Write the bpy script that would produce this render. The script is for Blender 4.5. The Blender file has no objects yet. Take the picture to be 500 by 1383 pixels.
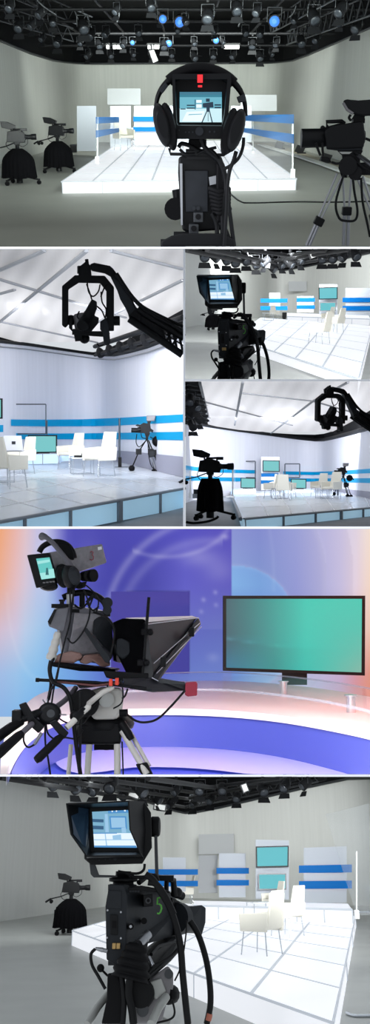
import bpy, bmesh, math, random
from mathutils import Vector, Matrix
random.seed(7)
F = 1200.0; CX = 250.0; CY = 691.5
SC = bpy.context.scene
COL = SC.collection
V = Vector
PI = math.pi

# ---------------------------------------------------------------- materials
def lin(c):
    c = c / 255.0
    return c / 12.92 if c <= 0.04045 else ((c + 0.055) / 1.055) ** 2.4
def rgb(c): return (lin(c[0]), lin(c[1]), lin(c[2]), 1.0)
M = {}
def mat(name, col, rough=0.5, metal=0.0, emit=None, es=1.0, spec=0.5, noise=0.0, nscale=8.0, bump=0.0,
        alpha=1.0, trans=0.0, streak=None, coat=0.0):
    m = bpy.data.materials.new(name); m.use_nodes = True
    nt = m.node_tree; b = nt.nodes['Principled BSDF']
    b.inputs['Base Color'].default_value = rgb(col)
    b.inputs['Roughness'].default_value = rough
    b.inputs['Metallic'].default_value = metal
    b.inputs['Specular IOR Level'].default_value = spec
    b.inputs['Alpha'].default_value = alpha
    b.inputs['Transmission Weight'].default_value = trans
    b.inputs['Coat Weight'].default_value = coat
    if emit is not None:
        b.inputs['Emission Color'].default_value = rgb(emit)
        b.inputs['Emission Strength'].default_value = es
    if noise > 0 or bump > 0:
        tc = nt.nodes.new('ShaderNodeTexCoord'); mp = nt.nodes.new('ShaderNodeMapping')
        nt.links.new(tc.outputs['Object'], mp.inputs['Vector'])
        if streak: mp.inputs['Scale'].default_value = streak
        n = nt.nodes.new('ShaderNodeTexNoise'); n.inputs['Scale'].default_value = nscale
        n.inputs['Detail'].default_value = 4
        nt.links.new(mp.outputs['Vector'], n.inputs['Vector'])
        if noise > 0:
            r = nt.nodes.new('ShaderNodeMapRange')
            r.inputs['From Min'].default_value = 0.3; r.inputs['From Max'].default_value = 0.7
            r.inputs['To Min'].default_value = 1 - noise; r.inputs['To Max'].default_value = 1 + noise
            nt.links.new(n.outputs['Fac'], r.inputs['Value'])
            mx = nt.nodes.new('ShaderNodeVectorMath'); mx.operation = 'SCALE'
            mx.inputs[0].default_value = rgb(emit if (emit is not None) else col)[:3]
            nt.links.new(r.outputs['Result'], mx.inputs['Scale'])
            nt.links.new(mx.outputs['Vector'], b.inputs['Emission Color' if emit is not None else 'Base Color'])
        if bump > 0:
            bp = nt.nodes.new('ShaderNodeBump'); bp.inputs['Strength'].default_value = bump
            bp.inputs['Distance'].default_value = 0.01
            nt.links.new(n.outputs['Fac'], bp.inputs['Height']); nt.links.new(bp.outputs['Normal'], b.inputs['Normal'])
    M[name] = m
    return m
def vcmat(name, rough=0.5, emit=0.0, base=1.0, spec=0.3):
    m = bpy.data.materials.new(name); m.use_nodes = True
    nt = m.node_tree; b = nt.nodes['Principled BSDF']
    a = nt.nodes.new('ShaderNodeAttribute'); a.attribute_name = 'Col'
    b.inputs['Roughness'].default_value = rough; b.inputs['Specular IOR Level'].default_value = spec
    if base > 0: nt.links.new(a.outputs['Color'], b.inputs['Base Color'])
    else: b.inputs['Base Color'].default_value = (0.01, 0.01, 0.01, 1)
    if emit > 0:
        nt.links.new(a.outputs['Color'], b.inputs['Emission Color']); b.inputs['Emission Strength'].default_value = emit
    M[name] = m
    return m

# ---------------------------------------------------------------- one studio = one panel of the display
class Studio:
    """A studio set: its floor is level in its own frame, the frame is pitched so the set faces the viewer."""
    def __init__(s, horizon):
        s.h = horizon; s.th = math.atan((CY - horizon) / F)
        s.c = math.cos(s.th); s.s = math.sin(s.th)
        s.R = Matrix.Rotation(s.th, 4, 'X')
    def ray(s, px, py):
        X, Y, Z = px - CX, F, CY - py
        return V((X, Y * s.c + Z * s.s, -Y * s.s + Z * s.c))
    def at(s, px, py, Y):
        r = s.ray(px, py); return r * (Y / r.y)
    def fl(s, px, py, z):
        r = s.ray(px, py); return r * (z / r.z)
    def zrow(s, x, y, py):
        t = (CY - py) / F
        return y * (t * s.c - s.s) / (s.c + t * s.s)
    def on(s, px, py, A, B):
        r = s.ray(px, py); n = V((B.y - A.y, A.x - B.x, 0)); return r * (n.dot(A) / n.dot(r))
    def pix(s, p):
        w = s.R @ V(p); return (CX + F * w.x / w.y, CY - F * w.z / w.y)

# ---------------------------------------------------------------- mesh builder
class MB:
    RS = 1.0
    def __init__(s): s.v = []; s.f = []; s.mi = []; s.mats = []; s.cur = 0; s.sm = []
    def m(s, mt):
        if mt not in s.mats: s.mats.append(mt)
        s.cur = s.mats.index(mt); return s
    def add(s, vs, fs, smooth=False):
        o = len(s.v); s.v += [V(v) for v in vs]
        for f in fs: s.f.append([i + o for i in f]); s.mi.append(s.cur); s.sm.append(smooth)
        return s
    def quad(s, a, b, c, d): return s.add([a, b, c, d], [(0, 1, 2, 3)])
    def box(s, c, d, R=None):
        c = V(c); x, y, z = d[0] / 2, d[1] / 2, d[2] / 2
        p = [V(q) for q in ((-x,-y,-z),(x,-y,-z),(x,y,-z),(-x,y,-z),(-x,-y,z),(x,-y,z),(x,y,z),(-x,y,z))]
        if R is not None: p = [R @ q for q in p]
        return s.hexa([q + c for q in p])
    def hexa(s, p): # bottom 4, top 4
        return s.add(p, [(0,3,2,1),(4,5,6,7),(0,1,5,4),(1,2,6,5),(2,3,7,6),(3,0,4,7)])
    def slab(s, front, back): # polygon front & matching back
        n = len(front)
        fs = [tuple(range(n)), tuple(range(2*n-1, n-1, -1))] + [(i, i + n, (i + 1) % n + n, (i + 1) % n) for i in range(n)]
        return s.add(list(front) + list(back), fs)
    def prism(s, poly, vec):
        vec = V(vec); return s.slab([V(p) for p in poly], [V(p) + vec for p in poly])
    def tube(s, pts, r, n=8, r2=None, closed=False):
        pts = [V(p) for p in pts]; k = len(pts)
        rs = r if isinstance(r, (list, tuple)) else [r + ((r2 if r2 is not None else r) - r) * i / max(1, k - 1) for i in range(k)]
        rs = [q * MB.RS for q in rs]; vs = []; fs = []; prev = None
        for i, p in enumerate(pts):
            if closed: t = pts[(i + 1) % k] - pts[i - 1]
            else: t = (pts[min(i + 1, k - 1)] - pts[max(i - 1, 0)])
            t = t.normalized() if t.length > 1e-9 else V((0, 0, 1))
            if prev is None:
                u = t.orthogonal().normalized()
            else:
                u = prev - t * prev.dot(t)
                u = u.normalized() if u.length > 1e-6 else t.orthogonal().normalized()
            prev = u; w = t.cross(u)
            for j in range(n):
                a = 2 * PI * j / n
                vs.append(p + (u * math.cos(a) + w * math.sin(a)) * rs[i])
        seg = k if closed else k - 1
        for i in range(seg):
            for j in range(n):
                a = i * n + j; b = i * n + (j + 1) % n; c = ((i + 1) % k) * n + (j + 1) % n; d = ((i + 1) % k) * n + j
                fs.append((a, b, c, d))
        s.add(vs, fs, True)
        if not closed:
            s.add(vs[:n], [tuple(range(n - 1, -1, -1))]); s.add(vs[-n:], [tuple(range(n))])
        return s
    def cyl(s, a, b, r, r2=None, n=16): return s.tube([a, b], r, n, r2)
    def lathe(s, prof, o, ax, n=20): # prof list of (r, t) along axis
        o = V(o); ax = V(ax).normalized(); u = ax.orthogonal().normalized(); w = ax.cross(u); vs = []; fs = []
        for r, t in prof:
            for j in range(n):
                a = 2 * PI * j / n; vs.append(o + ax * t + (u * math.cos(a) + w * math.sin(a)) * r)
        for i in range(len(prof) - 1):
            for j in range(n): fs.append((i*n+j, i*n+(j+1)%n, (i+1)*n+(j+1)%n, (i+1)*n+j))
        s.add(vs, fs, True); s.add(vs[:n], [tuple(range(n-1, -1, -1))]); s.add(vs[-n:], [tuple(range(n))])
        return s
    def ball(s, c, r, sc=(1, 1, 1), n=14):
        c = V(c); vs = []; fs = []; m = n // 2
        for i in range(m + 1):
            t = PI * i / m
            for j in range(n):
                a = 2 * PI * j / n
                vs.append(c + V((math.sin(t)*math.cos(a)*sc[0], math.sin(t)*math.sin(a)*sc[1], math.cos(t)*sc[2])) * r)
        for i in range(m):
            for j in range(n): fs.append((i*n+j, (i+1)*n+j, (i+1)*n+(j+1)%n, i*n+(j+1)%n))
        return s.add(vs, fs, True)
    def move(s, d): s.v = [v + V(d) for v in s.v]; return s
    def xf(s, Mx): s.v = [Mx @ v for v in s.v]; return s

def make(name, mb, mt, origin=None, bev=0.0, colors=None, autosmooth=False):
    me = bpy.data.meshes.new(name)
    o = V(origin) if origin is not None else V((0, 0, 0))
    me.from_pydata([tuple(v - o) for v in mb.v], [], mb.f)
    if mb.mats:
        for x in mb.mats: me.materials.append(M[x])
        for p, i in zip(me.polygons, mb.mi): p.material_index = i
    else: me.materials.append(M[mt])
    for p, sflag in zip(me.polygons, mb.sm): p.use_smooth = sflag
    if colors:
        a = me.color_attributes.new('Col', 'FLOAT_COLOR', 'POINT')
        for i, c in enumerate(colors): a.data[i].color = rgb(c)
    me.update()
    ob = bpy.data.objects.new(name, me); COL.objects.link(ob)
    if bev > 0:
        md = ob.modifiers.new('bevel', 'BEVEL'); md.width = bev; md.segments = 2; md.limit_method = 'ANGLE'; md.angle_limit = 0.7
    return ob
def tag(o, label=None, cat=None, group=None, kind=None):
    if label: o['label'] = label
    if cat: o['category'] = cat
    if group: o['group'] = group
    if kind: o['kind'] = kind
    return o
def struct(P, name, mb, mt, origin=None, **k):
    origin = V(origin) if origin is not None else V((0, 0, 0))
    o = make(name, mb, mt, origin, **k); o.matrix_world = P.R @ Matrix.Translation(origin); tag(o, kind='structure'); return o
def solo(P, name, mb, mt, origin, label, cat, group=None, kind=None, **k):
    o = make(name, mb, mt, origin, **k); o.matrix_world = P.R @ Matrix.Translation(V(origin)); return tag(o, label, cat, group, kind)
ORG = {}
def thing(P, name, origin, label, cat, group=None, rz=0.0):
    e = bpy.data.objects.new(name, None); COL.objects.link(e); e.empty_display_size = 0.1
    e.matrix_world = P.R @ Matrix.Translation(V(origin)) @ Matrix.Rotation(rz, 4, 'Z')
    ORG[e.name] = V(origin)
    return tag(e, label, cat, group)
def part(T, name, mb, mt, ab=True, label=None, **k):
    """ab: vertices are given in the studio frame (no rz); otherwise in the thing's own frame"""
    r = T
    while r.parent is not None: r = r.parent
    o = make(name, mb, mt, ORG[r.name] if ab else None, **k); o.parent = T
    if label: o['label'] = label
    return o
def dup(root, P, origin, rz=0.0, sc=1.0, label=None, group=None, extra=None):
    def rec(o, par):
        c = o.copy(); COL.objects.link(c)
        if par is not None:
            c.parent = par; c.matrix_parent_inverse = o.matrix_parent_inverse.copy()
        for ch in KIDS(o): rec(ch, c)
        return c
    c = rec(root, None)
    c.matrix_world = P.R @ Matrix.Translation(V(origin)) @ Matrix.Rotation(rz, 4, 'Z') @ (extra or Matrix.Identity(4)) @ Matrix.Scale(sc, 4)
    ORG[c.name] = V(origin)
    if label: c['label'] = label
    if group: c['group'] = group
    return c
def KIDS(o): return list(o.children)
def smooth(pts, n=6):
    """Catmull-Rom through points"""
    pts = [V(p) for p in pts]; out = []
    k = len(pts)
    for i in range(k - 1):
        p0 = pts[max(i - 1, 0)]; p1 = pts[i]; p2 = pts[i + 1]; p3 = pts[min(i + 2, k - 1)]
        for j in range(n):
            t = j / n
            out.append(0.5 * ((2 * p1) + (p2 - p0) * t + (2*p0 - 5*p1 + 4*p2 - p3) * t*t + (3*p1 - p0 - 3*p2 + p3) * t**3))
    out.append(pts[-1]); return out
def lamp(P, kind, loc, power, col=(255, 255, 255), size=1.0, size_y=None, aim=None, spot=1.0, name='unseen_added_light', spread=None):  # unseen lamp without a fixture, added for its light
    L = bpy.data.lights.new(name, kind); L.energy = power; L.color = rgb(col)[:3]
    if kind == 'AREA':
        L.shape = 'RECTANGLE'; L.size = size; L.size_y = size_y or size
        if spread: L.spread = spread
    elif kind == 'SPOT': L.spot_size = spot; L.shadow_soft_size = size; L.spot_blend = 0.6
    else: L.shadow_soft_size = size
    o = bpy.data.objects.new(name, L); COL.objects.link(o)
    loc = V(loc)
    q = (V(aim) - loc).to_track_quat('-Z', 'Y').to_matrix().to_4x4() if aim is not None else Matrix.Identity(4)
    o.matrix_world = P.R @ Matrix.Translation(loc) @ q
    return o

# ---------------------------------------------------------------- camera, world
cam = bpy.data.cameras.new('camera'); co = bpy.data.objects.new('camera', cam); COL.objects.link(co)
cam.sensor_fit = 'VERTICAL'; cam.sensor_height = 36.0; cam.lens = F / 1383.0 * 36.0
cam.clip_start = 0.05; cam.clip_end = 300
co.rotation_euler = (PI / 2, 0, 0); SC.camera = co
SC.view_settings.view_transform = 'Standard'; SC.view_settings.look = 'None'
SC.view_settings.gamma = 1.0; SC.view_settings.exposure = 0.0; SC.view_settings.use_curve_mapping = False
w = bpy.data.worlds.new('world'); SC.world = w; w.use_nodes = True
w.node_tree.nodes['Background'].inputs['Color'].default_value = (0.9, 0.95, 1.0, 1)
w.node_tree.nodes['Background'].inputs['Strength'].default_value = 0.75
try:
    SC.cycles.use_denoising = True; SC.cycles.denoiser = 'OPENIMAGEDENOISE'
    SC.cycles.max_bounces = 8; SC.cycles.transparent_max_bounces = 12; SC.cycles.sample_clamp_indirect = 4.0
except Exception: pass

# ---------------------------------------------------------------- material list
mat('black_plastic', (14, 15, 17), 0.42, spec=0.16)
mat('black_metal', (11, 12, 14), 0.45, spec=0.15)
mat('black_rubber', (10, 10, 12), 0.6, spec=0.12)
mat('charcoal_shell', (32, 35, 39), 0.55, spec=0.2, noise=0.12, nscale=30)
mat('grey_shell', (112, 110, 112), 0.42, noise=0.1, nscale=40)
mat('light_alloy', (150, 152, 148), 0.4, metal=0.3)
mat('pale_paint', (190, 188, 180), 0.4)
mat('steel', (150, 152, 156), 0.28, metal=0.9)
mat('chrome', (196, 202, 208), 0.2, metal=0.8)
mat('cable_black', (8, 9, 11), 0.5, spec=0.18)
mat('drape_black', (8, 8, 10), 0.9, spec=0.05)
mat('rig_black', (12, 13, 15), 0.6, spec=0.2)
mat('rig_metal', (44, 47, 50), 0.45, metal=0.2)
mat('white_edge', (240, 242, 245), 0.8)
mat('ivory_leather', (222, 219, 206), 0.5)
mat('white_plastic', (235, 238, 240), 0.4)
mat('red_led', (120, 10, 12), 0.4, emit=(255, 40, 50), es=0.9)
mat('red_plastic', (150, 22, 50), 0.35)
mat('orange_plastic', (210, 60, 35), 0.4)
mat('copper_band', (160, 90, 70), 0.4)
mat('wood_brown', (130, 100, 92), 0.45)
mat('green_paint', (95, 190, 70), 0.5)
mat('brass', (170, 140, 90), 0.35, metal=0.7)
mat('gel_blue', (40, 90, 180), 0.4, emit=(70, 130, 220), es=0.6)
mat('lamp_white', (240, 240, 240), 0.4, emit=(255, 255, 250), es=2.2)
mat('lamp_dim', (180, 180, 180), 0.4, emit=(190, 195, 190), es=0.45)
mat('lens_dark', (46, 50, 55), 0.35, spec=0.3)
mat('rig_lamp_body', (16, 17, 19), 0.6, spec=0.15)
mat('tv_teal', (5, 8, 8), 0.6, spec=0.1, emit=(118, 197, 207), es=0.95)
mat('glass_clear', (225, 232, 235), 0.08, alpha=0.12)
mat('laptop_white', (240, 242, 245), 0.4)
mat('silver_tray', (180, 180, 185), 0.3, metal=0.5)
# ---------------------------------------------------------------- shared models
def partition(pa, pb, ya, yb, y0, y1, px_front=None):
    """a wall between two sets; corners are rays of sight, tapered so that both sides run straight back"""
    mb = MB(); P0 = Studio(CY)
    fr = [P0.at(pa[0], pa[1], y0), P0.at(pb[0], pa[1], y0), P0.at(pb[0], pb[1], y0), P0.at(pa[0], pb[1], y0)]
    bk = [P0.at(pa[0], pa[1], y1), P0.at(pb[0], pa[1], y1), P0.at(pb[0], pb[1], y1), P0.at(pa[0], pb[1], y1)]
    mb.slab(fr, bk); return struct(P0, 'wall_divider', mb, 'white_edge')

def cyc_wall(P, name, pts, mt, zf, top_rows=None, ztop=None, skirt_rows=None):
    """pts: (px, floor row). top_rows: same length rows of the top. returns list of (bottom, top)"""
    mb = MB(); bs = []; ts = []
    for i, (px, py) in enumerate(pts):
        b = P.fl(px, py, zf)
        t = V((b.x, b.y, P.zrow(b.x, b.y, top_rows[i]) if top_rows else ztop))
        bs.append(b); ts.append(t)
    n = len(bs); fs = [(i, i + 1, i + 1 + n, i + n) for i in range(n - 1)]
    mb.add(bs + ts, fs, True)
    struct(P, name, mb, mt); return bs, ts

def chair_model(P, origin, rz, label, group, sc=1.0):
    T = thing(P, 'armchair', origin, label, 'chair', group, rz)
    # faces -Y, back at +Y
    s = MB().box((0, 0, 0.43), (0.46, 0.48, 0.09)); part(T, 'seat', s, 'ivory_leather', ab=False, bev=0.02)
    b = MB(); b.slab([V((-.24, .20, .40)), V((.24, .20, .40)), V((.20, .33, 1.0)), V((-.20, .33, 1.0))],
                     [V((-.24, .27, .40)), V((.24, .27, .40)), V((.20, .37, 1.0)), V((-.20, .37, 1.0))])
    part(T, 'backrest', b, 'ivory_leather', ab=False, bev=0.015)
    for sx in (-1, 1):
        a = MB(); x0, x1 = sx * .24, sx * .285
        pr = [(-.25, .36), (.27, .36), (.30, .66), (-.27, .63)]
        a.slab([V((x0, y, z)) for y, z in pr], [V((x1, y, z)) for y, z in pr])
        part(T, 'armrest', a, 'ivory_leather', ab=False, bev=0.012)
    for sx in (-1, 1):
        for sy in (-1, 1):
            l = MB().cyl((sx * .22, sy * .21, .38), (sx * .25, sy * .25, 0), .011, n=8)
            part(T, 'leg', l, 'chrome', ab=False)
    T.matrix_world = T.matrix_world @ Matrix.Scale(sc, 4)
    return T

def table_model(P, origin, rz, label, group, glass=True):
    T = thing(P, 'side_table', origin, label, 'table', group, rz)
    w, h = .27, .42
    part(T, 'tabletop', MB().box((0, 0, h + .012), (.6, .6, .02)), 'white_plastic', ab=False, bev=.003)
    for sx in (-1, 1):
        for sy in (-1, 1):
            part(T, 'leg', MB().box((sx * w, sy * w, h / 2), (.02, .02, h)), 'chrome', ab=False)
    b = MB()
    for sx in (-1, 1):
        b.box((sx * w, 0, .01), (.02, 2 * w, .02)); b.box((0, sx * w, .01), (2 * w, .02, .02))
    part(T, 'base_frame', b, 'chrome', ab=False)
    return T

def tv(P, q, Y, label, group=None, mt='tv_teal', frame='black_plastic', bw=2.2, stand=None, depth=.07, back_y=None, scrcols=None, name='television'):
    """q: four pixel corners tl, tr, br, bl; bw bezel in pixels"""
    c = [P.at(x, y, Y) for x, y in q]
    o = (c[2] + c[3]) / 2
    T = thing(P, name, o, label, 'television', group)
    u = (c[1] - c[0]).normalized(); k = Y / F
    def ins(d): # inset corners
        up = (c[0] - c[3]).normalized()
        return [c[0] + u*d - up*d, c[1] - u*d - up*d, c[2] - u*d + up*d, c[3] + u*d + up*d]
    i_ = ins(bw * k); bk = V((0, depth, 0)); fw = V((0, -.004, 0))
    mb = MB(); mb.slab([p + V((0, .012, 0)) for p in c], [p + bk for p in c])
    part(T, 'casing', mb, frame)
    fr = MB()
    for a, b_ in ((0, 1), (1, 2), (2, 3), (3, 0)):
        fr.slab([c[a] + fw, c[b_] + fw, i_[b_] + fw, i_[a] + fw], [x + V((0, .014, 0)) for x in (c[a], c[b_], i_[b_], i_[a])])
    part(T, 'bezel', fr, frame)
    sc = MB()
    if scrcols is None:
        sc.quad(*[p + V((0, .010, 0)) for p in i_]); part(T, 'screen', sc, mt)
    else:
        nx, ny = 40, 24; cols = []
        vs = []
        for j in range(ny + 1):
            for i in range(nx + 1):
                s_, t_ = i / nx, j / ny
                vs.append((i_[0].lerp(i_[1], s_)).lerp(i_[3].lerp(i_[2], s_), t_) + V((0, .010, 0))); cols.append(scrcols(s_, t_))
        fs = [(j*(nx+1)+i, j*(nx+1)+i+1, (j+1)*(nx+1)+i+1, (j+1)*(nx+1)+i) for j in range(ny) for i in range(nx)]
        sc.add(vs, fs); part(T, 'screen', sc, mt, colors=cols)
    if stand:
        part(T, 'stand', stand(c), frame)
    return T

def sheet(P, T, name, q, Y, mt, th=.02, ab=True, label=None):
    c = [P.at(x, y, Y) for x, y in q]
    return part(T, name, MB().slab(c, [p + V((0, th, 0)) for p in c]), mt, label=label)

def spotlight_model(P, origin, rz, label, group, lens='lens_dark'):
    """hanging studio spotlight, aims along its own -Y and down; origin at the clamp on the pipe"""
    T = thing(P, 'studio_spotlight', origin, label, 'spotlight', group, rz)
    part(T, 'clamp', MB().box((0, 0, -.03), (.06, .08, .12)), 'rig_black', ab=False)
    y = MB().tube([(-.17, 0, -.42), (-.17, 0, -.14), (.17, 0, -.14), (.17, 0, -.42)], .012, 6)
    part(T, 'yoke', y, 'rig_metal', ab=False)
    ax = V((0, -.8, -.6)).normalized(); o = V((0, 0, -.42))
    h = MB().lathe([(.07, -.22), (.13, -.20), (.14, -.05), (.15, .12), (.15, .16)], o, ax, 14)
    part(T, 'housing', h, 'rig_lamp_body', ab=False)
    part(T, 'lens', MB().lathe([(.12, .155), (.12, .17), (.05, .18)], o, ax, 14), lens, ab=False)
    u = ax.cross(V((1, 0, 0))).normalized(); c = o + ax * .16
    for sg in (-1, 1):
        a = c + u * sg * .15; d = MB()
        d.slab([a + V((-.15, 0, 0)), a + V((.15, 0, 0)), a + V((.19, 0, 0)) + ax*.14 + u*sg*.08, a + V((-.19, 0, 0)) + ax*.14 + u*sg*.08],
               [q + u * sg * .008 for q in (a + V((-.15, 0, 0)), a + V((.15, 0, 0)), a + V((.19, 0, 0)) + ax*.14 + u*sg*.08, a + V((-.19, 0, 0)) + ax*.14 + u*sg*.08)])
        part(T, 'barn_door', d, 'rig_lamp_body', ab=False)
    return T

def pipe(P, a, b, r, label, group, n=8):
    a = V(a); b = V(b)
    return solo(P, 'lighting_pipe', MB().cyl(a, b, r, n=n), 'rig_black', (a + b) / 2, label, 'pipe', group)

def truss(P, a, b, h, label, group=None, mt='rig_metal', r=.025):
    """ladder truss between two points"""
    a = V(a); b = V(b); T = thing(P, 'lighting_truss', a, label, 'truss', group)
    up = V((0, 0, h))
    part(T, 'chord', MB().cyl(a, b, r, n=6), mt); part(T, 'chord', MB().cyl(a + up, b + up, r, n=6), mt)
    n = max(4, int((b - a).length / (h * 1.1))); z = []
    for i in range(n + 1):
        p = a.lerp(b, i / n); z.append(p + (up if i % 2 else V((0, 0, 0))))
    part(T, 'bracing', MB().tube(z, r * .7, 5), mt)
    return T

def wavy_skirt(r0, r1, z0, z1, folds=16, amp=.03, dome=False, n=96, levels=10):
    vs = []; fs = []
    for i in range(levels + 1):
        t = i / levels
        z = z1 + (z0 - z1) * t
        if dome: rr = r0 + (r1 - r0) * (1 - (1 - min(1, t * 2.2)) ** 2) * .82 + (r1 - r0) * .18 * t
        else: rr = r0 + (r1 - r0) * t
        for j in range(n):
            a = 2 * PI * j / n
            k = rr * (1 + amp * (0.3 + t) * math.sin(folds * a + 1.3 * math.sin(3 * a)))
            vs.append(V((k * math.cos(a), k * math.sin(a), z + .012 * math.sin(5 * a) * t)))
    for i in range(levels):
        for j in range(n): fs.append((i*n+j, i*n+(j+1)%n, (i+1)*n+(j+1)%n, (i+1)*n+j))
    mb = MB(); mb.add(vs, fs, True); mb.add(vs[:n], [tuple(range(n))]); mb.add(vs[-n:], [tuple(range(n))]); return mb

def pedestal_camera(P, origin, rz, label, tall=True, group=None, drape='dome'):
    """broadcast camera, lens to +X, on a rolling pedestal wrapped in a black drape. 1.5 m high"""
    T = thing(P, 'studio_camera', origin, label, 'camera', group, rz)
    # rolling base
    for k in range(3):
        a = PI * 0.5 + k * 2 * PI / 3 + .35; d = V((math.cos(a), math.sin(a), 0))
        lg = part(T, 'base_leg', MB().tube([d * .05 + V((0, 0, .24)), d * .52 + V((0, 0, .13))], .028, 8), 'black_metal', ab=False)
        part(lg, 'caster', MB().cyl(d * .54 + V((-.02, -.03, .055)), d * .54 + V((.02, .03, .055)), .055, n=12)
             .box(d * .54 + V((0, 0, .12)), (.07, .07, .06)), 'black_rubber', ab=False)
    part(T, 'pedestal_column', MB().lathe([(.09, .04), (.09, .9), (.055, .92), (.05, 1.08)], (0, 0, 0), (0, 0, 1), 14), 'black_metal', ab=False)
    if drape == 'dome': sk = wavy_skirt(.14, .47, .18, .93, 20, .05, True)
    else: sk = wavy_skirt(.20, .29, .20, .95, 9, .10, True)
    part(T, 'drape', sk, 'drape_black', ab=False)
    part(T, 'fluid_head', MB().box((0, 0, 1.08), (.16, .13, .10)).cyl((-.02, -.10, 1.08), (-.02, .10, 1.08), .05), 'black_metal', ab=False, bev=.01)
    b = MB().slab([V((x, -.07, z)) for x, z in ((-.28, 1.10), (.22, 1.08), (.25, 1.20), (.21, 1.34), (.02, 1.40), (-.24, 1.36))],
                  [V((x, .07, z)) for x, z in ((-.28, 1.10), (.22, 1.08), (.25, 1.20), (.21, 1.34), (.02, 1.40), (-.24, 1.36))])
    part(T, 'camera_body', b, 'black_plastic', ab=False, bev=.012)
    part(T, 'lens', MB().lathe([(.075, 0), (.075, .06), (.06, .07), (.06, .19), (.075, .22), (.08, .34), (.07, .35)], (.19, 0, 1.22), (1, 0, .02), 16), 'black_plastic', ab=False)
    part(T, 'top_handle', MB().tube([(-.12, 0, 1.33), (-.08, 0, 1.41), (.14, 0, 1.42), (.16, 0, 1.34)], .026, 8)
         .box((.22, 0, 1.41), (.16, .07, .07)), 'black_plastic', ab=False)
    vf = part(T, 'viewfinder', MB().cyl((-.12, 0, 1.3), (-.14, 0, 1.47), .02)
              .slab([V((x, -.09, z)) for x, z in ((-.42, 1.62), (-.38, 1.46), (-.18, 1.42), (-.02, 1.44), (.0, 1.51), (-.2, 1.60))],
                    [V((x, .09, z)) for x, z in ((-.42, 1.62), (-.38, 1.46), (-.18, 1.42), (-.02, 1.44), (.0, 1.51), (-.2, 1.60))]), 'black_plastic', ab=False, bev=.01)
    for s in (-1, 1):
        hb = part(T, 'pan_handle', MB().tube([(-.06, s * .09, 1.08), (-.3, s * .12, .99), (-.58, s * .16, .93)], .012, 8), 'black_metal', ab=False)
        part(hb, 'grip', MB().tube([(-.58, s * .16, .93), (-.72, s * .19, .85)], .024, 10).ball((-.56, s * .16, .86), .05), 'black_rubber', ab=False)
    for c_, r_ in (([(-.2, .02, 1.2), (-.3, .0, 1.05), (-.24, -.02, .93), (-.12, 0, .9)], .009), ([(.3, 0, 1.17), (.28, 0, 1.05), (.15, .02, .98), (.05, 0, 1.02)], .007)):
        part(T, 'cable', MB().tube(smooth(c_), r_, 6), 'cable_black', ab=False)
    return T

def cables(T, f, lst, d=0, r=.005, mt='cable_black', seg=8, name='cable'):
    for it in lst:
        pts, rr = it if isinstance(it[1], float) else (it, r)
        part(T, name, MB().tube(smooth([f(*(tuple(p) + (d,) if len(p) == 2 else tuple(p))) for p in pts]), rr, seg), mt)
# ================================================================ partitions of the display
partition((-600, 333.4), (1300, 336.0), 0, 0, 2.2, 75)       # below the top set
partition((247.6, 336.0), (250.2, 711.2), 0, 0, 4.4, 75)   # between the middle sets
partition((250.2, 512.4), (1300, 514.8), 0, 0, 4.4, 75)
partition((-600, 711.2), (1300, 713.8), 0, 0, 2.3, 75)
partition((-600, 1046.2), (1300, 1048.8), 0, 0, 2.3, 75)

mat('p1_wall', (180, 182, 176), 0.85, noise=0.05, nscale=1.2, streak=(6, 6, .25))
mat('p1_floor', (150, 152, 145), 0.45, noise=0.05, nscale=0.9, spec=0.35)
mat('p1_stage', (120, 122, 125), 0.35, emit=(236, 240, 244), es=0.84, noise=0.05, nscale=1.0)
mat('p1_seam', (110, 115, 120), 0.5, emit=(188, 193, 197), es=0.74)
mat('board_pale', (172, 178, 186), 0.6)
mat('board_grey', (150, 153, 155), 0.7)
mat('stripe_blue', (0, 96, 158), 0.5, emit=(0, 110, 190), es=0.2, spec=.1)
mat('black_void', (9, 10, 12), 0.9, spec=0.1)
mat('cable_tray', (205, 208, 205), 0.6)
mat('p1_sand', (165, 158, 140), 0.7)

def stage(P, c, zt, zb, nx, ny, top, seam, side, trim, label, sw=.03, sides=(0, 1, 2, 3), npan=(5, 5, 5, 5), tw=.035, inset_line=True):
    """c: four top corners in order around (studio frame)"""
    o = sum(c, V((0, 0, 0))) / 4; o.z = zb
    T = thing(P, 'stage_platform', o, label, 'stage')
    c = [V((p.x, p.y, zt)) for p in c]
    cen = sum(c, V((0, 0, 0))) / 4
    mb = MB(); mb.add(c, [(3, 2, 1, 0)]); part(T, 'deck', mb, top)
    g = MB(); up = V((0, 0, .004))
    def strip(a, b, w):
        d = (b - a).normalized(); n = V((-d.y, d.x, 0)) * w / 2
        g.slab([a - n, b - n, b + n, a + n], [q + up for q in (a - n, b - n, b + n, a + n)])
    for i in range(1, nx): strip(c[0].lerp(c[1], i / nx), c[3].lerp(c[2], i / nx), sw)
    for j in range(1, ny): strip(c[0].lerp(c[3], j / ny), c[1].lerp(c[2], j / ny), sw)
    part(T, 'deck_seams', g, seam)
    for k in sides:
        a, b = c[k], c[(k + 1) % 4]; dn = V((0, 0, zb - zt))
        s = MB(); s.quad(a + dn, b + dn, b, a); part(T, 'side_panel', s, side)
        e = MB(); out = (a + b) / 2 - cen; out.z = 0; out = out.normalized() * .015
        def bar(p, q, r): e.tube([p + out, q + out], r, 4)
        bar(a, b, tw / 2)
        if npan[k]:
            for i in range(npan[k] + 1):
                p = a.lerp(b, i / npan[k]); bar(p, p + dn, tw * .35)
        part(T, 'edge_trim', e, trim)
    return T

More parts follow.
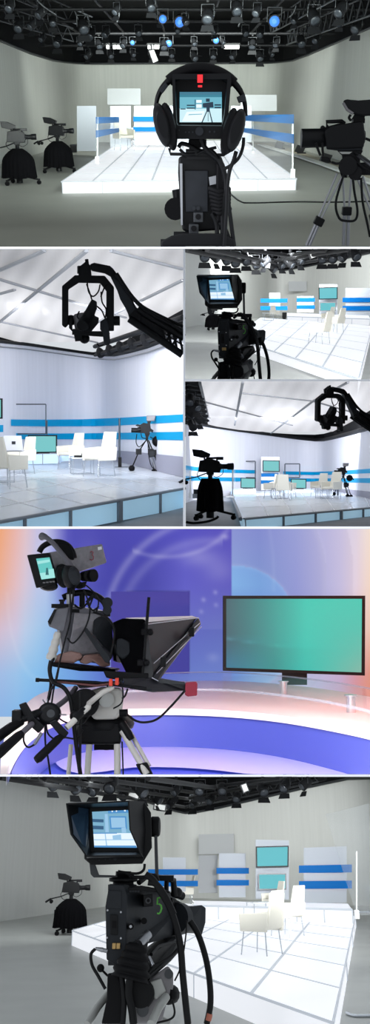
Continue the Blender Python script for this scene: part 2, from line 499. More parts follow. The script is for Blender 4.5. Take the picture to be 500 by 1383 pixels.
# ================================================================ SET 1 (top): camera with headphones
P1 = Studio(137); H1 = -1.9
fl = MB(); fl.quad(P1.fl(-70, 333.4, H1), P1.fl(570, 333.4, H1), P1.fl(800, 180, H1), P1.fl(-300, 180, H1))
struct(P1, 'floor', fl, 'p1_floor')
pth = [(-70, 242), (0, 222), (50, 208), (78, 200), (92, 196), (104, 193.5), (120, 192.3), (140, 192), (350, 191), (364, 191.2), (378, 193), (390, 196.5), (410, 203), (450, 214), (500, 230), (570, 252)]
tops = [16, 49, 72, 81.5, 84, 85, 85.8, 86, 85, 84.5, 83.5, 82, 74, 55, 30, -5]
bs, ts = cyc_wall(P1, 'wall_back', pth, 'p1_wall', H1, tops)
up = MB(); n = len(ts); tz = [V((p.x, p.y, 3.6)) for p in ts]
up.add(ts + tz, [(i, i + 1, i + 1 + n, i + n) for i in range(n - 1)]); struct(P1, 'wall_upper', up, 'black_void')
cl = MB(); cl.quad(V((-12, 8, 3.6)), V((12, 8, 3.6)), V((14, 62, 3.6)), V((-14, 62, 3.6))); struct(P1, 'ceiling', cl, 'black_void')
rl = MB(); rl.tube([p + V((0, -.05, 0)) for p in ts], .05, 5); solo(P1, 'cyclorama_rail', rl, 'rig_metal', ts[7], 'dark curved rail along the top of the grey wall behind the headphones camera', 'rail')

sc = [P1.fl(165, 190, H1 + .25), P1.fl(330, 190, H1 + .25), P1.fl(400, 241.5, H1 + .25), P1.fl(84, 245.5, H1 + .25)]
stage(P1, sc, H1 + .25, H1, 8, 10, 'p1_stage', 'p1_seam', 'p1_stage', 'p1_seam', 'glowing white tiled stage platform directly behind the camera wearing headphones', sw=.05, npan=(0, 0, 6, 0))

def standing_board(P, q, Y, label, mt='board_pale', stripes=None, poles=None, group=None, name='display_board', zf=None, smt='stripe_blue', th=.05):
    c = [P.at(x, y, Y) for x, y in q]
    T = thing(P, name, (c[2] + c[3]) / 2, label, 'panel', group)
    if mt: part(T, 'board', MB().slab(c, [p + V((0, th, 0)) for p in c]), mt)
    for s in stripes or []:
        d = [P.at(x, y, Y - .06) for x, y in s]
        part(T, 'stripe', MB().slab(d, [p + V((0, .02, 0)) for p in d]), smt)
    for a, b in poles or []:
        part(T, 'pole', MB().cyl(P.at(a[0], a[1], Y - .02), P.at(b[0], b[1], Y - .02), .03, n=8), 'cable_tray')
    return T
def rect(x0, y0, x1, y1, dy=0): return [(x0, y0), (x1, y0 + dy), (x1, y1 + dy), (x0, y1)]
standing_board(P1, rect(145, 119.5, 190, 141.5), 40.3, 'pale blank rectangular board high on the back wall left of the headphones', 'board_grey', name='wall_board')
standing_board(P1, rect(104, 143, 130, 204), 36, 'tall pale blank board standing left of the blue stripe screen, near the black draped cameras')
standing_board(P1, rect(149, 143, 177, 200), 38.5, 'tall pale blank board standing behind the white chair on the glowing stage')
standing_board(P1, rect(181, 143, 260, 196), 38, 'wide pale board with blue stripes behind the stage, cut off by the left ear cup', stripes=[rect(180, 157.5, 262, 164), rect(180, 171.5, 262, 177.5)])
# angled glass screens with two blue stripes
def glass_screen(P, tl, tr, br, bl, Y0, Y1, stripes, label, pole_rows, ped=None, group=None, smt='stripe_blue'):
    def pt(x, y):
        t = (x - tl[0]) / (tr[0] - tl[0]); return P.at(x, y, Y0 + (Y1 - Y0) * t)
    c = [pt(*tl), pt(*tr), pt(*br), pt(*bl)]
    T = thing(P, 'glass_screen', (c[2] + c[3]) / 2, label, 'screen', group)
    bk = V((0, .02, 0))
    part(T, 'glass_sheet', MB().slab(c, [p + bk for p in c]), 'glass_clear')
    for s in stripes:
        d = [pt(*p) - V((0, .03, 0)) for p in s]
        part(T, 'stripe', MB().slab(d, [p + V((0, .02, 0)) for p in d]), smt)
    for x, y0, y1 in pole_rows:
        part(T, 'pole', MB().cyl(pt(x, y0), pt(x, y1), .018, n=8), 'cable_tray')
        part(T, 'foot', MB().box(pt(x, y1 - 3), (.09, .12, .17)), 'white_plastic')
    return T
glass_screen(P1, (129.5, 158), (161, 157.5), (161, 196), (129.5, 222), 24, 33,
             [[(129.5, 158), (161, 158), (161, 165.5), (129.5, 167)], [(129.5, 176), (161, 173), (161, 178.5), (129.5, 186)]],
             'angled clear glass screen with two blue stripes at the left edge of the glowing stage', [(131.5, 158, 219)])
glass_screen(P1, (329, 155), (397, 154.5), (397, 241), (329, 196), 37, 20,
             [[(329, 155.5), (397, 154.5), (397, 167), (329, 163)], [(329, 172.5), (397, 181), (397, 194), (329, 178.5)]],
             'angled clear glass screen with two blue stripes right of the headphones', [(342, 160, 210), (395.5, 155, 237)])
standing_board(P1, rect(312, 143, 340, 192), 38.8, 'pale board with blue stripes just right of the hanging headphones', stripes=[rect(300, 155, 330, 163), rect(300, 172, 330, 178.5)])
standing_board(P1, rect(325, 128, 374, 150), 40.2, 'pale blank rectangular board high on the back wall right of the headphones', 'board_grey', name='wall_board')
# cable tray and floor lamps along the right wall
a = [P1.fl(x, y, H1 + .04) for x, y in ((352, 196), (400, 211), (440, 224), (478, 238), (500, 247), (560, 272))]
tr = MB()
for p, q in zip(a, a[1:]):
    n_ = V((.13, 0, 0)); tr.slab([p - n_, p + n_, q + n_, q - n_], [v + V((0, 0, .05)) for v in (p - n_, p + n_, q + n_, q - n_)])
solo(P1, 'cable_tray', tr, 'cable_tray', a[2], 'long white cable tray running along the floor by the right wall', 'cable tray')
sn = MB(); sn.add([P1.fl(x, y, H1 + .012) for x, y in ((340, 193), (366, 193), (570, 253), (570, 276), (476, 240), (438, 226), (400, 213))], [(0, 6, 5, 4, 3, 2, 1)])
struct(P1, 'trim_1', sn, 'p1_sand')
def floor_lamp(P, px, py, z, label, s=1.0, group=None, mt='black_metal'):
    o = P.fl(px, py, z); T = thing(P, 'floor_spotlight', o, label, 'spotlight', group)
    part(T, 'housing', MB().slab([o + V(q) * s for q in ((-.22, 0, .08), (.1, 0, .04), (.2, 0, .26), (-.12, 0, .34))], [o + V(q) * s for q in ((-.22, .25, .08), (.1, .25, .04), (.2, .25, .26), (-.12, .25, .34))]), mt, bev=.01)
    part(T, 'stand', MB().box(o + V((.05, .1, .03)) * s, (.34 * s, .2 * s, .06 * s)), mt)
    return T
for px, py, lb in ((340, 199, 'small black floor lamp on the back left end of the white cable tray'), (378, 202, 'black floor lamp behind the blue striped glass, near the white cable tray'),
                   (406, 208, 'black floor lamp just right of the blue striped glass screen'), (441, 221, 'black floor lamp under the lens of the tripod camera at the right')):
    floor_lamp(P1, px, py, H1, lb, 1.0 if px > 340 else .6)
# floor cable across the front
cb = MB().tube(smooth([P1.fl(x, y, H1 + .015) for x, y in ((300, 250), (312, 262), (325, 272), (340, 274), (400, 272.5), (450, 273), (500, 272), (560, 271))]), .016, 6)
solo(P1, 'floor_cable', cb, 'cable_black', P1.fl(400, 272, H1), 'thin dark cable lying across the floor in front of the glowing stage', 'cable')
# chairs on the stage
chair_model(P1, P1.fl(168, 203, H1 + .25), .5, 'white armchair on the glowing stage, just left of the headphones camera', None, 1.12)
chair_model(P1, P1.fl(178, 196, H1 + .25), -.9, 'half hidden white armchair behind the other one on the stage left of the headphones', None, 1.0)
# draped cameras
def scale_root(T, s): T.matrix_world = T.matrix_world @ Matrix.Scale(s, 4); return T
scale_root(pedestal_camera(P1, P1.fl(27, 249, H1), .18, 'black draped pedestal camera at the far left edge of the top studio'), .9)
scale_root(pedestal_camera(P1, P1.fl(80, 233, H1), -.15, 'smaller black draped pedestal camera second from the left, nearer the stage'), .92)
bx = P1.fl(100, 206, H1)
b_ = thing(P1, 'equipment_case', bx, 'small dark equipment case by the wall behind the second draped camera', 'case')
part(b_, 'case_body', MB().box(bx + V((0, 0, .14)), (.26, .3, .24)), 'black_plastic', bev=.01)
part(b_, 'lid', MB().box(bx + V((0, 0, .28)), (.28, .32, .05)), 'charcoal_shell', bev=.01)

# lighting grid
G1 = 'pipes of the lighting grid over the headphones camera'
def hang_row(P, proto, row_z, Y, xs, label, group, mts=None):
    out = []
    for x in xs:
        p = P.at(x, 100, Y); p.z = row_z
        out.append(dup(proto, P, p, random.uniform(-.8, .8), random.uniform(.55, .95), label, group))
    return out
pl = 'black pipe crossing the dark lighting grid above the headphones camera'
for Y, z in ((20, 1.95), (24, 2.2), (28, 2.3), (32, 2.3), (36, 2.2), (39.5, 2.0)):
    pipe(P1, (-9, Y, z), (9, Y, z), .045, pl, G1)
for x in (-4.2, -2.4, -.8, .9, 2.6, 4.3):
    pipe(P1, (x, 16, 2.45), (x, 40, 2.45), .04, 'black pipe running front to back in the lighting grid above the headphones camera', 'long pipes of the lighting grid over the headphones camera')
# ladder rails hugging the side walls
truss(P1, P1.on(-20, 30, bs[1], bs[2]) + V((.5, -1, .0)), V((-4.0, 36, 1.95)), .42, 'dark metal truss above the left wall of the top studio')
truss(P1, P1.on(-20, 5, bs[1], bs[2]) + V((.9, -1, .1)), V((-3.3, 36, 2.3)), .42, 'second dark truss beside the upper left corner of the top studio')
truss(P1, V((4.35, 18, 1.72)), V((3.75, 37, 1.9)), .42, 'dark metal truss above the right wall of the top studio')
truss(P1, V((3.5, 16, 2.0)), V((3.1, 37, 2.25)), .42, 'second dark truss beside the upper right corner of the top studio')
L1 = 'black studio spotlight hanging in the dark grid above the headphones camera'; GL1 = 'spotlights in the dark grid of the top studio'
pr = spotlight_model(P1, V((P1.at(112, 30, 28).x, 28, 2.3)), .3, L1, GL1)
hang_row(P1, pr, 1.95, 20, (20, 205, 318, 455), L1, GL1)
hang_row(P1, pr, 2.2, 24, (60, 160, 280, 345, 420), L1, GL1)
hang_row(P1, pr, 2.3, 28, (75, 215, 250, 395), L1, GL1)
hang_row(P1, pr, 2.3, 32, (125, 145, 188, 240, 290, 330, 350), L1, GL1)
hang_row(P1, pr, 2.2, 36, (110, 135, 168, 222, 262, 300, 340, 372), L1, GL1)
hang_row(P1, pr, 2.0, 39.5, (120, 150, 180, 205, 232, 262, 288, 315, 350, 366), L1, GL1)
hang_row(P1, pr, 2.1, 26, (30, 48, 455, 478), L1, GL1)
hang_row(P1, pr, 2.05, 31, (60, 80, 425, 405), L1, GL1)
# lit lamp heads with white or blue glow
def tube_light(P, px0, px1, py, Y, label, group=None, mt='lamp_white', h=.1, name='fluorescent_light'):
    a, b = P.at(px0, py, Y), P.at(px1, py, Y); o = (a + b) / 2
    T = thing(P, name, o, label, 'light', group)
    part(T, 'housing', MB().box(o + V((0, .06, h * .7)), ((b - a).length + .08, .16, h * .6)), 'black_metal')
    part(T, 'glowing_tube', MB().cyl(a, b, h / 2, n=10), mt)
    return T
for x0, x1, lb in ((144, 147.5, 'tiny lit white lamp at the left end of the lamp row under the grid'), (153, 157, 'small lit white lamp second from the left under the top grid'),
                   (158, 164.5, 'short lit white lamp strip in the left part of the top grid'), (200, 207, 'lit white lamp strip left of the grid centre, left half of a pair'),
                   (208.5, 215, 'lit white lamp strip left of grid centre, right half of a pair'), (303, 323, 'long lit white lamp strip right of centre in the top grid')):
    tube_light(P1, x0, x1, 63.5, 37.5, lb, h=.13)
for i, (x, y, Y, r) in enumerate(((371, 29, 26, .13), (243, 30, 28, .13), (228, 59, 36, .11), (292, 55, 36, .1), (220, 26, 27, .1), (179, 58, 36, .08))):
    o = P1.at(x, y, Y)
    T = thing(P1, 'blue_spotlight', o, ['blue glowing spotlight right of centre near the top edge', 'blue spotlight high above the headphones, near the top edge', 'blue spotlight low in the grid left of the headphones',
              'blue spotlight low in the grid right of the headphones', 'blue tinted spotlight upper left of the headphones', 'small blue spotlight above the left boards'][i], 'spotlight')
    part(T, 'housing', MB().lathe([(r * .6, .35), (r * 1.1, .3), (r * 1.25, .02)], o, (0, 1, .3), 12), 'black_metal')
    part(T, 'lens', MB().lathe([(r, .02), (r, 0), (r * .4, -.03)], o, (0, 1, .3), 12), 'gel_blue')
    part(T, 'yoke', MB().tube([o + V((-r * 1.4, .1, 0)), o + V((-r * 1.4, .1, r * 2.5)), o + V((r * 1.4, .1, r * 2.5)), o + V((r * 1.4, .1, 0))], .015, 5), 'rig_metal')
o = P1.at(205, 78, 33)
T = thing(P1, 'reflector_lamp', o, 'tilted pale silver lamp hanging just below the grid, left of the headphones', 'light')
part(T, 'reflector', MB().slab([P1.at(x, y, 33) for x, y in ((201, 68), (208, 67), (214, 82), (207, 85))], [P1.at(x, y, 33.25) for x, y in ((201, 68), (208, 67), (214, 82), (207, 85))]), 'lamp_dim', bev=.01)
part(T, 'bracket', MB().tube([P1.at(204, 60, 33.1), P1.at(205, 68, 33.1)], .03, 6), 'rig_metal')
for i, pts in enumerate((((50, 0), (58, 8), (68, 15), (76, 20)), ((160, 10), (161, 20), (158, 30)), ((326, 10), (326, 24), (322, 36)), ((400, 8), (396, 18), (390, 24)))):
    solo(P1, 'hanging_cable', MB().tube(smooth([P1.at(x, y, 23 + i) for x, y in pts]), .02, 5), 'rig_metal', P1.at(pts[0][0], pts[0][1], 23 + i),
         ['pale curved cable in the upper left corner of the grid', 'short pale cable hanging left of centre at the top', 'pale cable hanging right of centre at the top', 'pale cable hanging near the upper right of the grid'][i], 'cable')

# ---- tripod camera at the right, lens to the left (depth 8.5)
Y = 8.5
def A(x, y, d=0): return P1.at(400 + x / 5, 120 + y / 5, Y + d)
def poly(pts, d0, d1, f=A): return ([f(x, y, d0) for x, y in pts], [f(x, y, d1) for x, y in pts])
T = thing(P1, 'tripod_camera', P1.at(470, 333, Y), 'large black broadcast camera on a tripod at the right edge, lens pointing left', 'camera')
part(T, 'camera_body', MB().slab(*poly([(200, 275), (240, 250), (300, 240), (400, 225), (455, 220), (470, 330), (455, 400), (205, 410), (200, 350), (190, 300)], -.12, .14)), 'black_plastic', bev=.015)
part(T, 'shoulder_pad', MB().slab(*poly([(205, 395), (455, 380), (450, 415), (280, 418), (205, 408)], -.1, .1)), 'charcoal_shell', bev=.01)
part(T, 'lens', MB().lathe([(.135 / 2 * 1.2, 0), (.08, .02), (.078, .20), (.07, .22), (.062, .46), (.085, .48), (.085, .52), (.05, .56)], A(35, 335), (1, 0, .02), 20), 'black_plastic')
hd = part(T, 'top_handle', MB().tube([A(215, 265), A(205, 222), A(310, 218), A(330, 235)], .016, 8).tube([A(190, 270), A(330, 232)], .012, 6).ball(A(180, 265), .022), 'black_plastic')
vf = part(T, 'viewfinder', MB().slab(*poly([(315, 85), (335, 70), (420, 78), (510, 72), (520, 180), (470, 185), (380, 170), (330, 125)], -.16, .16)), 'black_plastic', bev=.02)
part(vf, 'hood_rim', MB().tube([A(318, 95, -.17), A(345, 140, -.17), A(385, 168, -.17)], .012, 6), 'grey_shell')
part(T, 'viewfinder_mount', MB().slab(*poly([(375, 205), (395, 170), (470, 175), (460, 208)], -.06, .06)).box(A(420, 215), (.1, .1, .04)), 'black_metal')
part(T, 'fluid_head', MB().slab(*poly([(275, 415), (455, 415), (435, 450), (430, 600), (395, 610), (320, 560), (310, 450)], -.1, .1)).cyl(A(350, 520, -.14), A(350, 520, .14), .08).cyl(A(400, 570, -.12), A(400, 570, .12), .06).box(A(460, 540), (.12, .12, .10)), 'black_metal', bev=.01)
part(T, 'alloy_plate', MB().slab(*poly([(290, 425), (380, 425), (360, 440), (310, 440)], -.11, .11)), 'light_alloy')
part(T, 'ball_mount', MB().slab(*poly([(285, 530), (330, 530), (345, 600), (310, 600)], -.08, .08)).box(A(405, 590), (.07, .08, .06)), 'black_metal')
def leg(top, mid, bot, r=.016, sep=10, mt='steel'):
    l = MB()
    for s in (-1, 1):
        l.tube([A(top[0] + s * sep * 2.2, top[1]), A(mid[0] + s * sep, mid[1])], r * .6, 8)
        l.tube([A(mid[0] + s * sep, mid[1]), A(bot[0] + s * sep, bot[1])], r, 8)
    l_ = part(T, 'leg', l, mt)
    part(l_, 'leg_clamp', MB().box(A(mid[0], mid[1] + 10), (.085, .07, .075), Matrix.Rotation(-math.atan2(mid[0] - top[0], mid[1] - top[1]), 3, 'Y')), 'black_plastic', bev=.01)
leg((300, 570), (155, 885), (80, 1058))
leg((345, 570), (343, 815), (335, 1058), sep=14)
leg((430, 590), (530, 860), (600, 1058))
part(T, 'control_box', MB().slab(*poly([(170, 455), (225, 460), (240, 498), (165, 490)], -.05, .06)), 'black_plastic', bev=.01)
cables(T, A, (((135, 365), (145, 400), (165, 450)), ((178, 365), (180, 420), (185, 455)), ((240, 495), (280, 505), (330, 490)), ((330, 560), (270, 760), (290, 870), (340, 892), (400, 885), (415, 820), (395, 700), (385, 610)),
            ((440, 600), (450, 760), (480, 900), (500, 1000)), ((370, 175), (358, 195), (372, 215)), ((470, 335), (505, 350)), ((385, 470), (440, 520), (500, 560)), ((395, 430), (450, 460), (505, 500))), -.12, .011)
part(T, 'pan_handle', MB().tube([A(420, 450, -.1), A(520, 520, -.4)], .018, 8), 'steel')

# ---- foreground camera seen from behind, headphones on its viewfinder
Y = 2.6
def B(x, y, d=0): return P1.at(190 + x / 3.125, 80 + y / 3.125, Y + d)
def bp(pts, d0, d1): return ([B(x, y, d0) for x, y in pts], [B(x, y, d1) for x, y in pts])
T = thing(P1, 'studio_camera', B(260, 789, .1), 'large black studio camera seen from behind at the centre, its monitor showing a tripod camera', 'camera')
hood = MB()
out = [(133, 62), (381, 60), (383, 95), (370, 240), (352, 285), (345, 337), (150, 337), (143, 280), (137, 240)]
inn = [(146, 84), (366, 84), (366, 98), (354, 236), (346, 272), (344, 282), (158, 280), (152, 272), (150, 236)]
n = len(out)
vs = [B(x, y, 0) for x, y in out] + [B(x, y, .0) for x, y in inn] + [B(x * .96 + 10, y * .96 + 6, .06) for x, y in inn] + [B(x, y, .2) for x, y in out]
fs = []
for i in range(n):
    j = (i + 1) % n
    fs += [(i, j, n + j, n + i), (n + i, n + j, 2*n + j, 2*n + i), (i, 3*n + i, 3*n + j, j)]
fs.append(tuple(3*n + i for i in range(n - 1, -1, -1)))
hood.add(vs, fs); mon = part(T, 'viewfinder_monitor', hood, 'black_plastic')
part(mon, 'screen_surround', MB().quad(B(140, 70, .061), B(370, 70, .061), B(365, 300, .061), B(145, 300, .061)), 'black_plastic')
mat('screen_sky', (20, 20, 20), .3, emit=(110, 185, 205), es=.95); mat('screen_floor', (20, 20, 20), .3, emit=(205, 240, 248), es=1.0)
mat('screen_mid', (20, 20, 20), .3, emit=(60, 125, 150), es=.9); mat('screen_dark', (20, 20, 20), .3, emit=(15, 50, 75), es=.8); mat('screen_pale', (20, 20, 20), .3, emit=(235, 248, 252), es=1.05)
mat('screen_glow', (20, 20, 20), .3, emit=(60, 150, 175), es=.7)
def pic(d, rects, f, step=.0008):
    mb = MB()
    for k, (mt, q) in enumerate(rects):
        mb.m(mt); mb.add([f(x, y, d - k * step) for x, y in q], [tuple(range(len(q)))])
    return mb
def R4(a, b, c, d): return [(a, b), (c, b), (c, d), (a, d)]
scr = [('screen_sky', R4(165, 138, 343, 212)), ('screen_floor', R4(165, 208, 343, 266)), ('screen_mid', R4(165, 138, 343, 150)), ('screen_glow', R4(165, 150, 343, 160)),
       ('screen_dark', R4(195, 192, 228, 197)), ('screen_dark', R4(195, 204, 228, 209)), ('screen_dark', R4(262, 195, 305, 199)), ('screen_dark', R4(312, 190, 340, 196)), ('screen_dark', R4(312, 201, 340, 207)),
       ('screen_dark', R4(168, 208, 190, 212)), ('screen_pale', R4(235, 172, 258, 184)), ('screen_pale', R4(235, 190, 258, 205)), ('screen_mid', R4(228, 170, 233, 212)),
       ('screen_pale', [(195, 222), (270, 218), (260, 262), (175, 262)]), ('screen_sky', [(205, 232), (262, 230), (258, 233), (200, 236)]),
       ('screen_dark', R4(276, 166, 292, 180)), ('screen_dark', [(262, 186), (306, 180), (308, 204), (264, 204)]), ('screen_dark', R4(278, 200, 292, 222)),
       ('screen_dark', [(280, 215), (284, 215), (262, 266), (257, 266)]), ('screen_dark', [(288, 215), (292, 215), (305, 266), (300, 266)]), ('screen_dark', R4(284, 215, 286, 262))]
part(mon, 'screen', pic(.058, scr, B), 'screen_sky')
part(mon, 'tally_light', MB().box(B(251, 82, -.002), (.014, .012, .019)).box(B(251, 114, -.002), (.011, .006, .005)), 'red_led')
kn = MB()
for x, y, r in ((163, 300, 3), (190, 308, 3), (205, 308, 3), (220, 308, 3), (292, 306, 3.5), (312, 306, 3.5)): kn.cyl(B(x, y, -.004), B(x, y, .02), r * .0008, n=8)
kn.cyl(B(248, 304, -.006), B(248, 304, .02), .011)
part(mon, 'control_knob', kn, 'charcoal_shell')
part(T, 'monitor_bracket', MB().tube([B(122, 375, .08), B(126, 400, .08), B(350, 404, .08), B(380, 385, .08)], .0045, 8).cyl(B(228, 335, .1), B(228, 415, .1), .016)
     .box(B(243, 395, .1), (.07, .06, .018)).box(B(245, 412, .1), (.065, .06, .010)).box(B(240, 355, .1), (.05, .04, .02)), 'black_metal', bev=.002)
Yb = .12
body = MB().slab(*bp([(160, 415), (180, 405), (340, 408), (352, 440), (350, 560), (345, 720), (200, 730), (176, 722), (166, 600), (158, 480)], Yb, Yb + .4))
bd = part(T, 'camera_body', body, 'black_plastic', bev=.006)
part(bd, 'rear_panel', MB().slab(*bp([(185, 470), (285, 470), (285, 645), (190, 645)], Yb - .012, Yb + .01)), 'charcoal_shell', bev=.002)
part(bd, 'battery_plate', MB().slab(*bp([(165, 440), (176, 440), (178, 700), (170, 700)], Yb - .02, Yb)), 'steel')
lab = part(bd, 'sticker', MB().slab(*bp([(288, 498), (322, 490), (328, 524), (292, 532)], Yb - .016, Yb - .002)), 'board_grey', label='worn pale sticker')
for (x0, y0, x1, y1) in ((225, 648, 262, 682), (203, 696, 246, 732)):
    c = part(bd, 'connector', MB().box(B((x0 + x1) / 2, (y0 + y1) / 2, Yb - .02), (.028, .04, .027)), 'rig_metal', bev=.002)
    part(c, 'socket', MB().cyl(B((x0 + x1) / 2, (y0 + y1) / 2, Yb - .044), B((x0 + x1) / 2, (y0 + y1) / 2, Yb - .03), .008), 'black_rubber')
kk = MB()
for x in (225, 243): kk.cyl(B(x, 629, Yb - .02), B(x, 629, Yb), .006, n=10)
part(bd, 'dial', kk, 'charcoal_shell')
bt = MB()
for i in range(7): bt.tube([B(292 + i * 3, 545 + i * 17, .05), B(330, 560 + i * 15, .02), B(374, 548 + i * 14, .05)], .0075, 8)
part(T, 'ribbed_boot', bt, 'black_rubber')
part(T, 'side_pack', MB().slab(*bp([(318, 430), (345, 450), (366, 560), (374, 640), (340, 690), (320, 690)], .08, .3)), 'black_rubber', bev=.006)
part(T, 'mount_plate', MB().slab(*bp([(88, 768), (130, 745), (180, 735), (350, 735), (395, 760), (398, 789), (88, 789)], .02, .3)).cyl(B(85, 780, .05), B(190, 780, .05), .014).cyl(B(140, 745, .1), B(240, 745, .1), .012).ball(B(376, 632, .05), .007), 'black_metal', bev=.004)
part(T, 'tally_cable', MB().tube(smooth([B(160, 372, .05), B(175, 356, .05), B(215, 368, .05), B(245, 385, .05), B(290, 395, .05), B(310, 415, .06), B(342, 450, .08), B(355, 520, .04)]), .0055, 8), 'cable_black')
cables(T, B, ((((258, 335), (270, 370), (300, 400), (335, 430), (352, 470), (360, 540), (345, 640), (350, 789)), .0065), (((165, 380), (190, 400), (230, 400)), .004), (((290, 380), (320, 410), (352, 480), (370, 600), (395, 789)), .006),
               (((300, 650), (320, 700), (325, 789)), .006), (((240, 400), (270, 385), (320, 372)), .004), (((330, 690), (360, 720), (385, 789)), .005)), .03)
# gear of the pedestal: a caster seen past the left side of the body
T2 = thing(P1, 'pedestal_caster', B(145, 650, .9), 'small black wheel and brake lever showing left of the central camera body', 'wheel')
part(T2, 'lever', MB().tube([B(152, 550, .9), B(158, 590, .9), B(150, 615, .9)], .018, 8), 'black_metal')
part(T2, 'wheel', MB().cyl(B(146, 632, .85), B(146, 632, .95), .04, n=16), 'black_rubber')
# headphones
T = thing(P1, 'headphones', B(250, 400, -.03), 'black over-ear headphones hung over the monitor of the central camera', 'headphones')
arc = [(64, 232), (66, 190), (78, 145), (105, 105), (150, 68), (200, 46), (255, 40), (310, 50), (365, 75), (405, 112), (430, 152), (441, 195), (444, 240)]
hb = MB()
pts = smooth([B(x, y, .06) for x, y in arc], 4)
rs = [.0055 + .006 * math.sin(PI * i / (len(pts) - 1)) ** 2 for i in range(len(pts))]
hb.tube(pts, rs, 10); band = part(T, 'headband', hb, 'black_plastic')
part(band, 'padding', MB().tube(smooth([B(x, y, .055) for x, y in ((118, 92), (150, 67), (200, 46), (255, 38), (310, 48), (365, 75), (395, 102))], 4), .0145, 10), 'black_rubber')
for s, q in ((0, [(78, 128), (105, 98), (118, 112), (92, 146)]), (1, [(405, 160), (438, 146), (446, 176), (414, 186)])):
    part(T, 'slider', MB().slab([B(x, y, .02) for x, y in q], [B(x, y, .09) for x, y in q]), 'charcoal_shell', bev=.002)
def cup(pts, rings, label=None):
    mb = MB(); n = len(pts); cx = sum(p[0] for p in pts) / n; cy = sum(p[1] for p in pts) / n; vs = []
    for k, d in rings:
        for x, y in pts: vs.append(B(cx + (x - cx) * k, cy + (y - cy) * k, d))
    fs = [(i*n+j, i*n+(j+1)%n, (i+1)*n+(j+1)%n, (i+1)*n+j) for i in range(len(rings) - 1) for j in range(n)]
    mb.add(vs, fs, True); mb.add(vs[:n], [tuple(range(n))]); mb.add(vs[-n:], [tuple(range(n))]); return mb
def ell(cx, cy, a, b, t, n=20):
    t = math.radians(t); return [(cx + a*math.cos(u)*math.cos(t) - b*math.sin(u)*math.sin(t), cy + a*math.cos(u)*math.sin(t) + b*math.sin(u)*math.cos(t)) for u in [2*PI*i/n for i in range(n)]]
R_ = [(.6, -.045), (.85, -.04), (1, -.02), (1, .05), (.85, .075)]
for cx, cy, t, dx in ((92, 278, -14, 28), (402, 300, 16, -28)):
    part(T, 'ear_cup', cup(ell(cx, cy, 34, 96, t), R_), 'black_plastic')
    part(T, 'ear_pad', cup(ell(cx + dx, cy + 6, 30, 104, t * .8), [(.8, -.035), (1, -.02), (1, .05), (.8, .07)]), 'black_rubber')
cables(T, B, ((((404, 388), (392, 430), (376, 470), (366, 540), (362, 640), (352, 789)), .0055), (((435, 330), (432, 370), (415, 415), (385, 445), (350, 465)), .0045)), -.005)

lamp(P1, 'AREA', (0, 12, 1.0), 660, (235, 245, 240), 6, 1.5, aim=(0, 41, -.2), spread=1.0)  # lamps added out of sight for wall and floor, no fixtures
lamp(P1, 'AREA', (0, 34, 2.6), 800, (238, 245, 240), 7, 1.0, aim=(0, 50, -.3), spread=2.0)
lamp(P1, 'AREA', (0, 13, 3.2), 290, (240, 245, 240), 7, 3, aim=(0, 22, -2))
lamp(P1, 'AREA', (-1, 22, 1.6), 200, (235, 245, 240), 3, .8, aim=(6, 30, 0))
lamp(P1, 'AREA', (1, 22, 1.6), 200, (235, 245, 240), 3, .8, aim=(-6, 30, 0))
# ================================================================ SET 2 (middle left): jib over the white studio
mat('p2_wall', (228, 230, 238), 0.8, noise=0.03, nscale=1.0, streak=(5, 5, .3))
mat('p2_deck', (226, 232, 238), 0.22, noise=0.06, nscale=0.35, spec=0.45)
mat('p2_seam', (232, 236, 240), 0.3)
mat('p2_side', (150, 190, 212), 0.4, emit=(165, 205, 228), es=0.42, noise=0.12, nscale=0.8)
mat('p2_trim', (120, 128, 136), 0.4, metal=0.2)
mat('p2_floor', (140, 143, 148), 0.6, noise=0.08, nscale=1.5)
mat('stripe_cyan', (0, 138, 185), 0.5, emit=(0, 150, 210), es=0.22, spec=.1)
mat('band_grey', (150, 150, 165), 0.6)
mat('frame_dark', (70, 76, 84), 0.4, metal=0.4)
mat('plinth_blue', (190, 215, 238), 0.4, emit=(180, 210, 240), es=0.35)
mat('ceiling_bar', (150, 152, 155), 0.7, spec=.2)
mat('tv_teal_bright', (5, 8, 8), 0.6, spec=0.1, emit=(125, 203, 205), es=0.95)
vcmat('ceiling_glow', rough=0.5, emit=1.0, base=0.0)

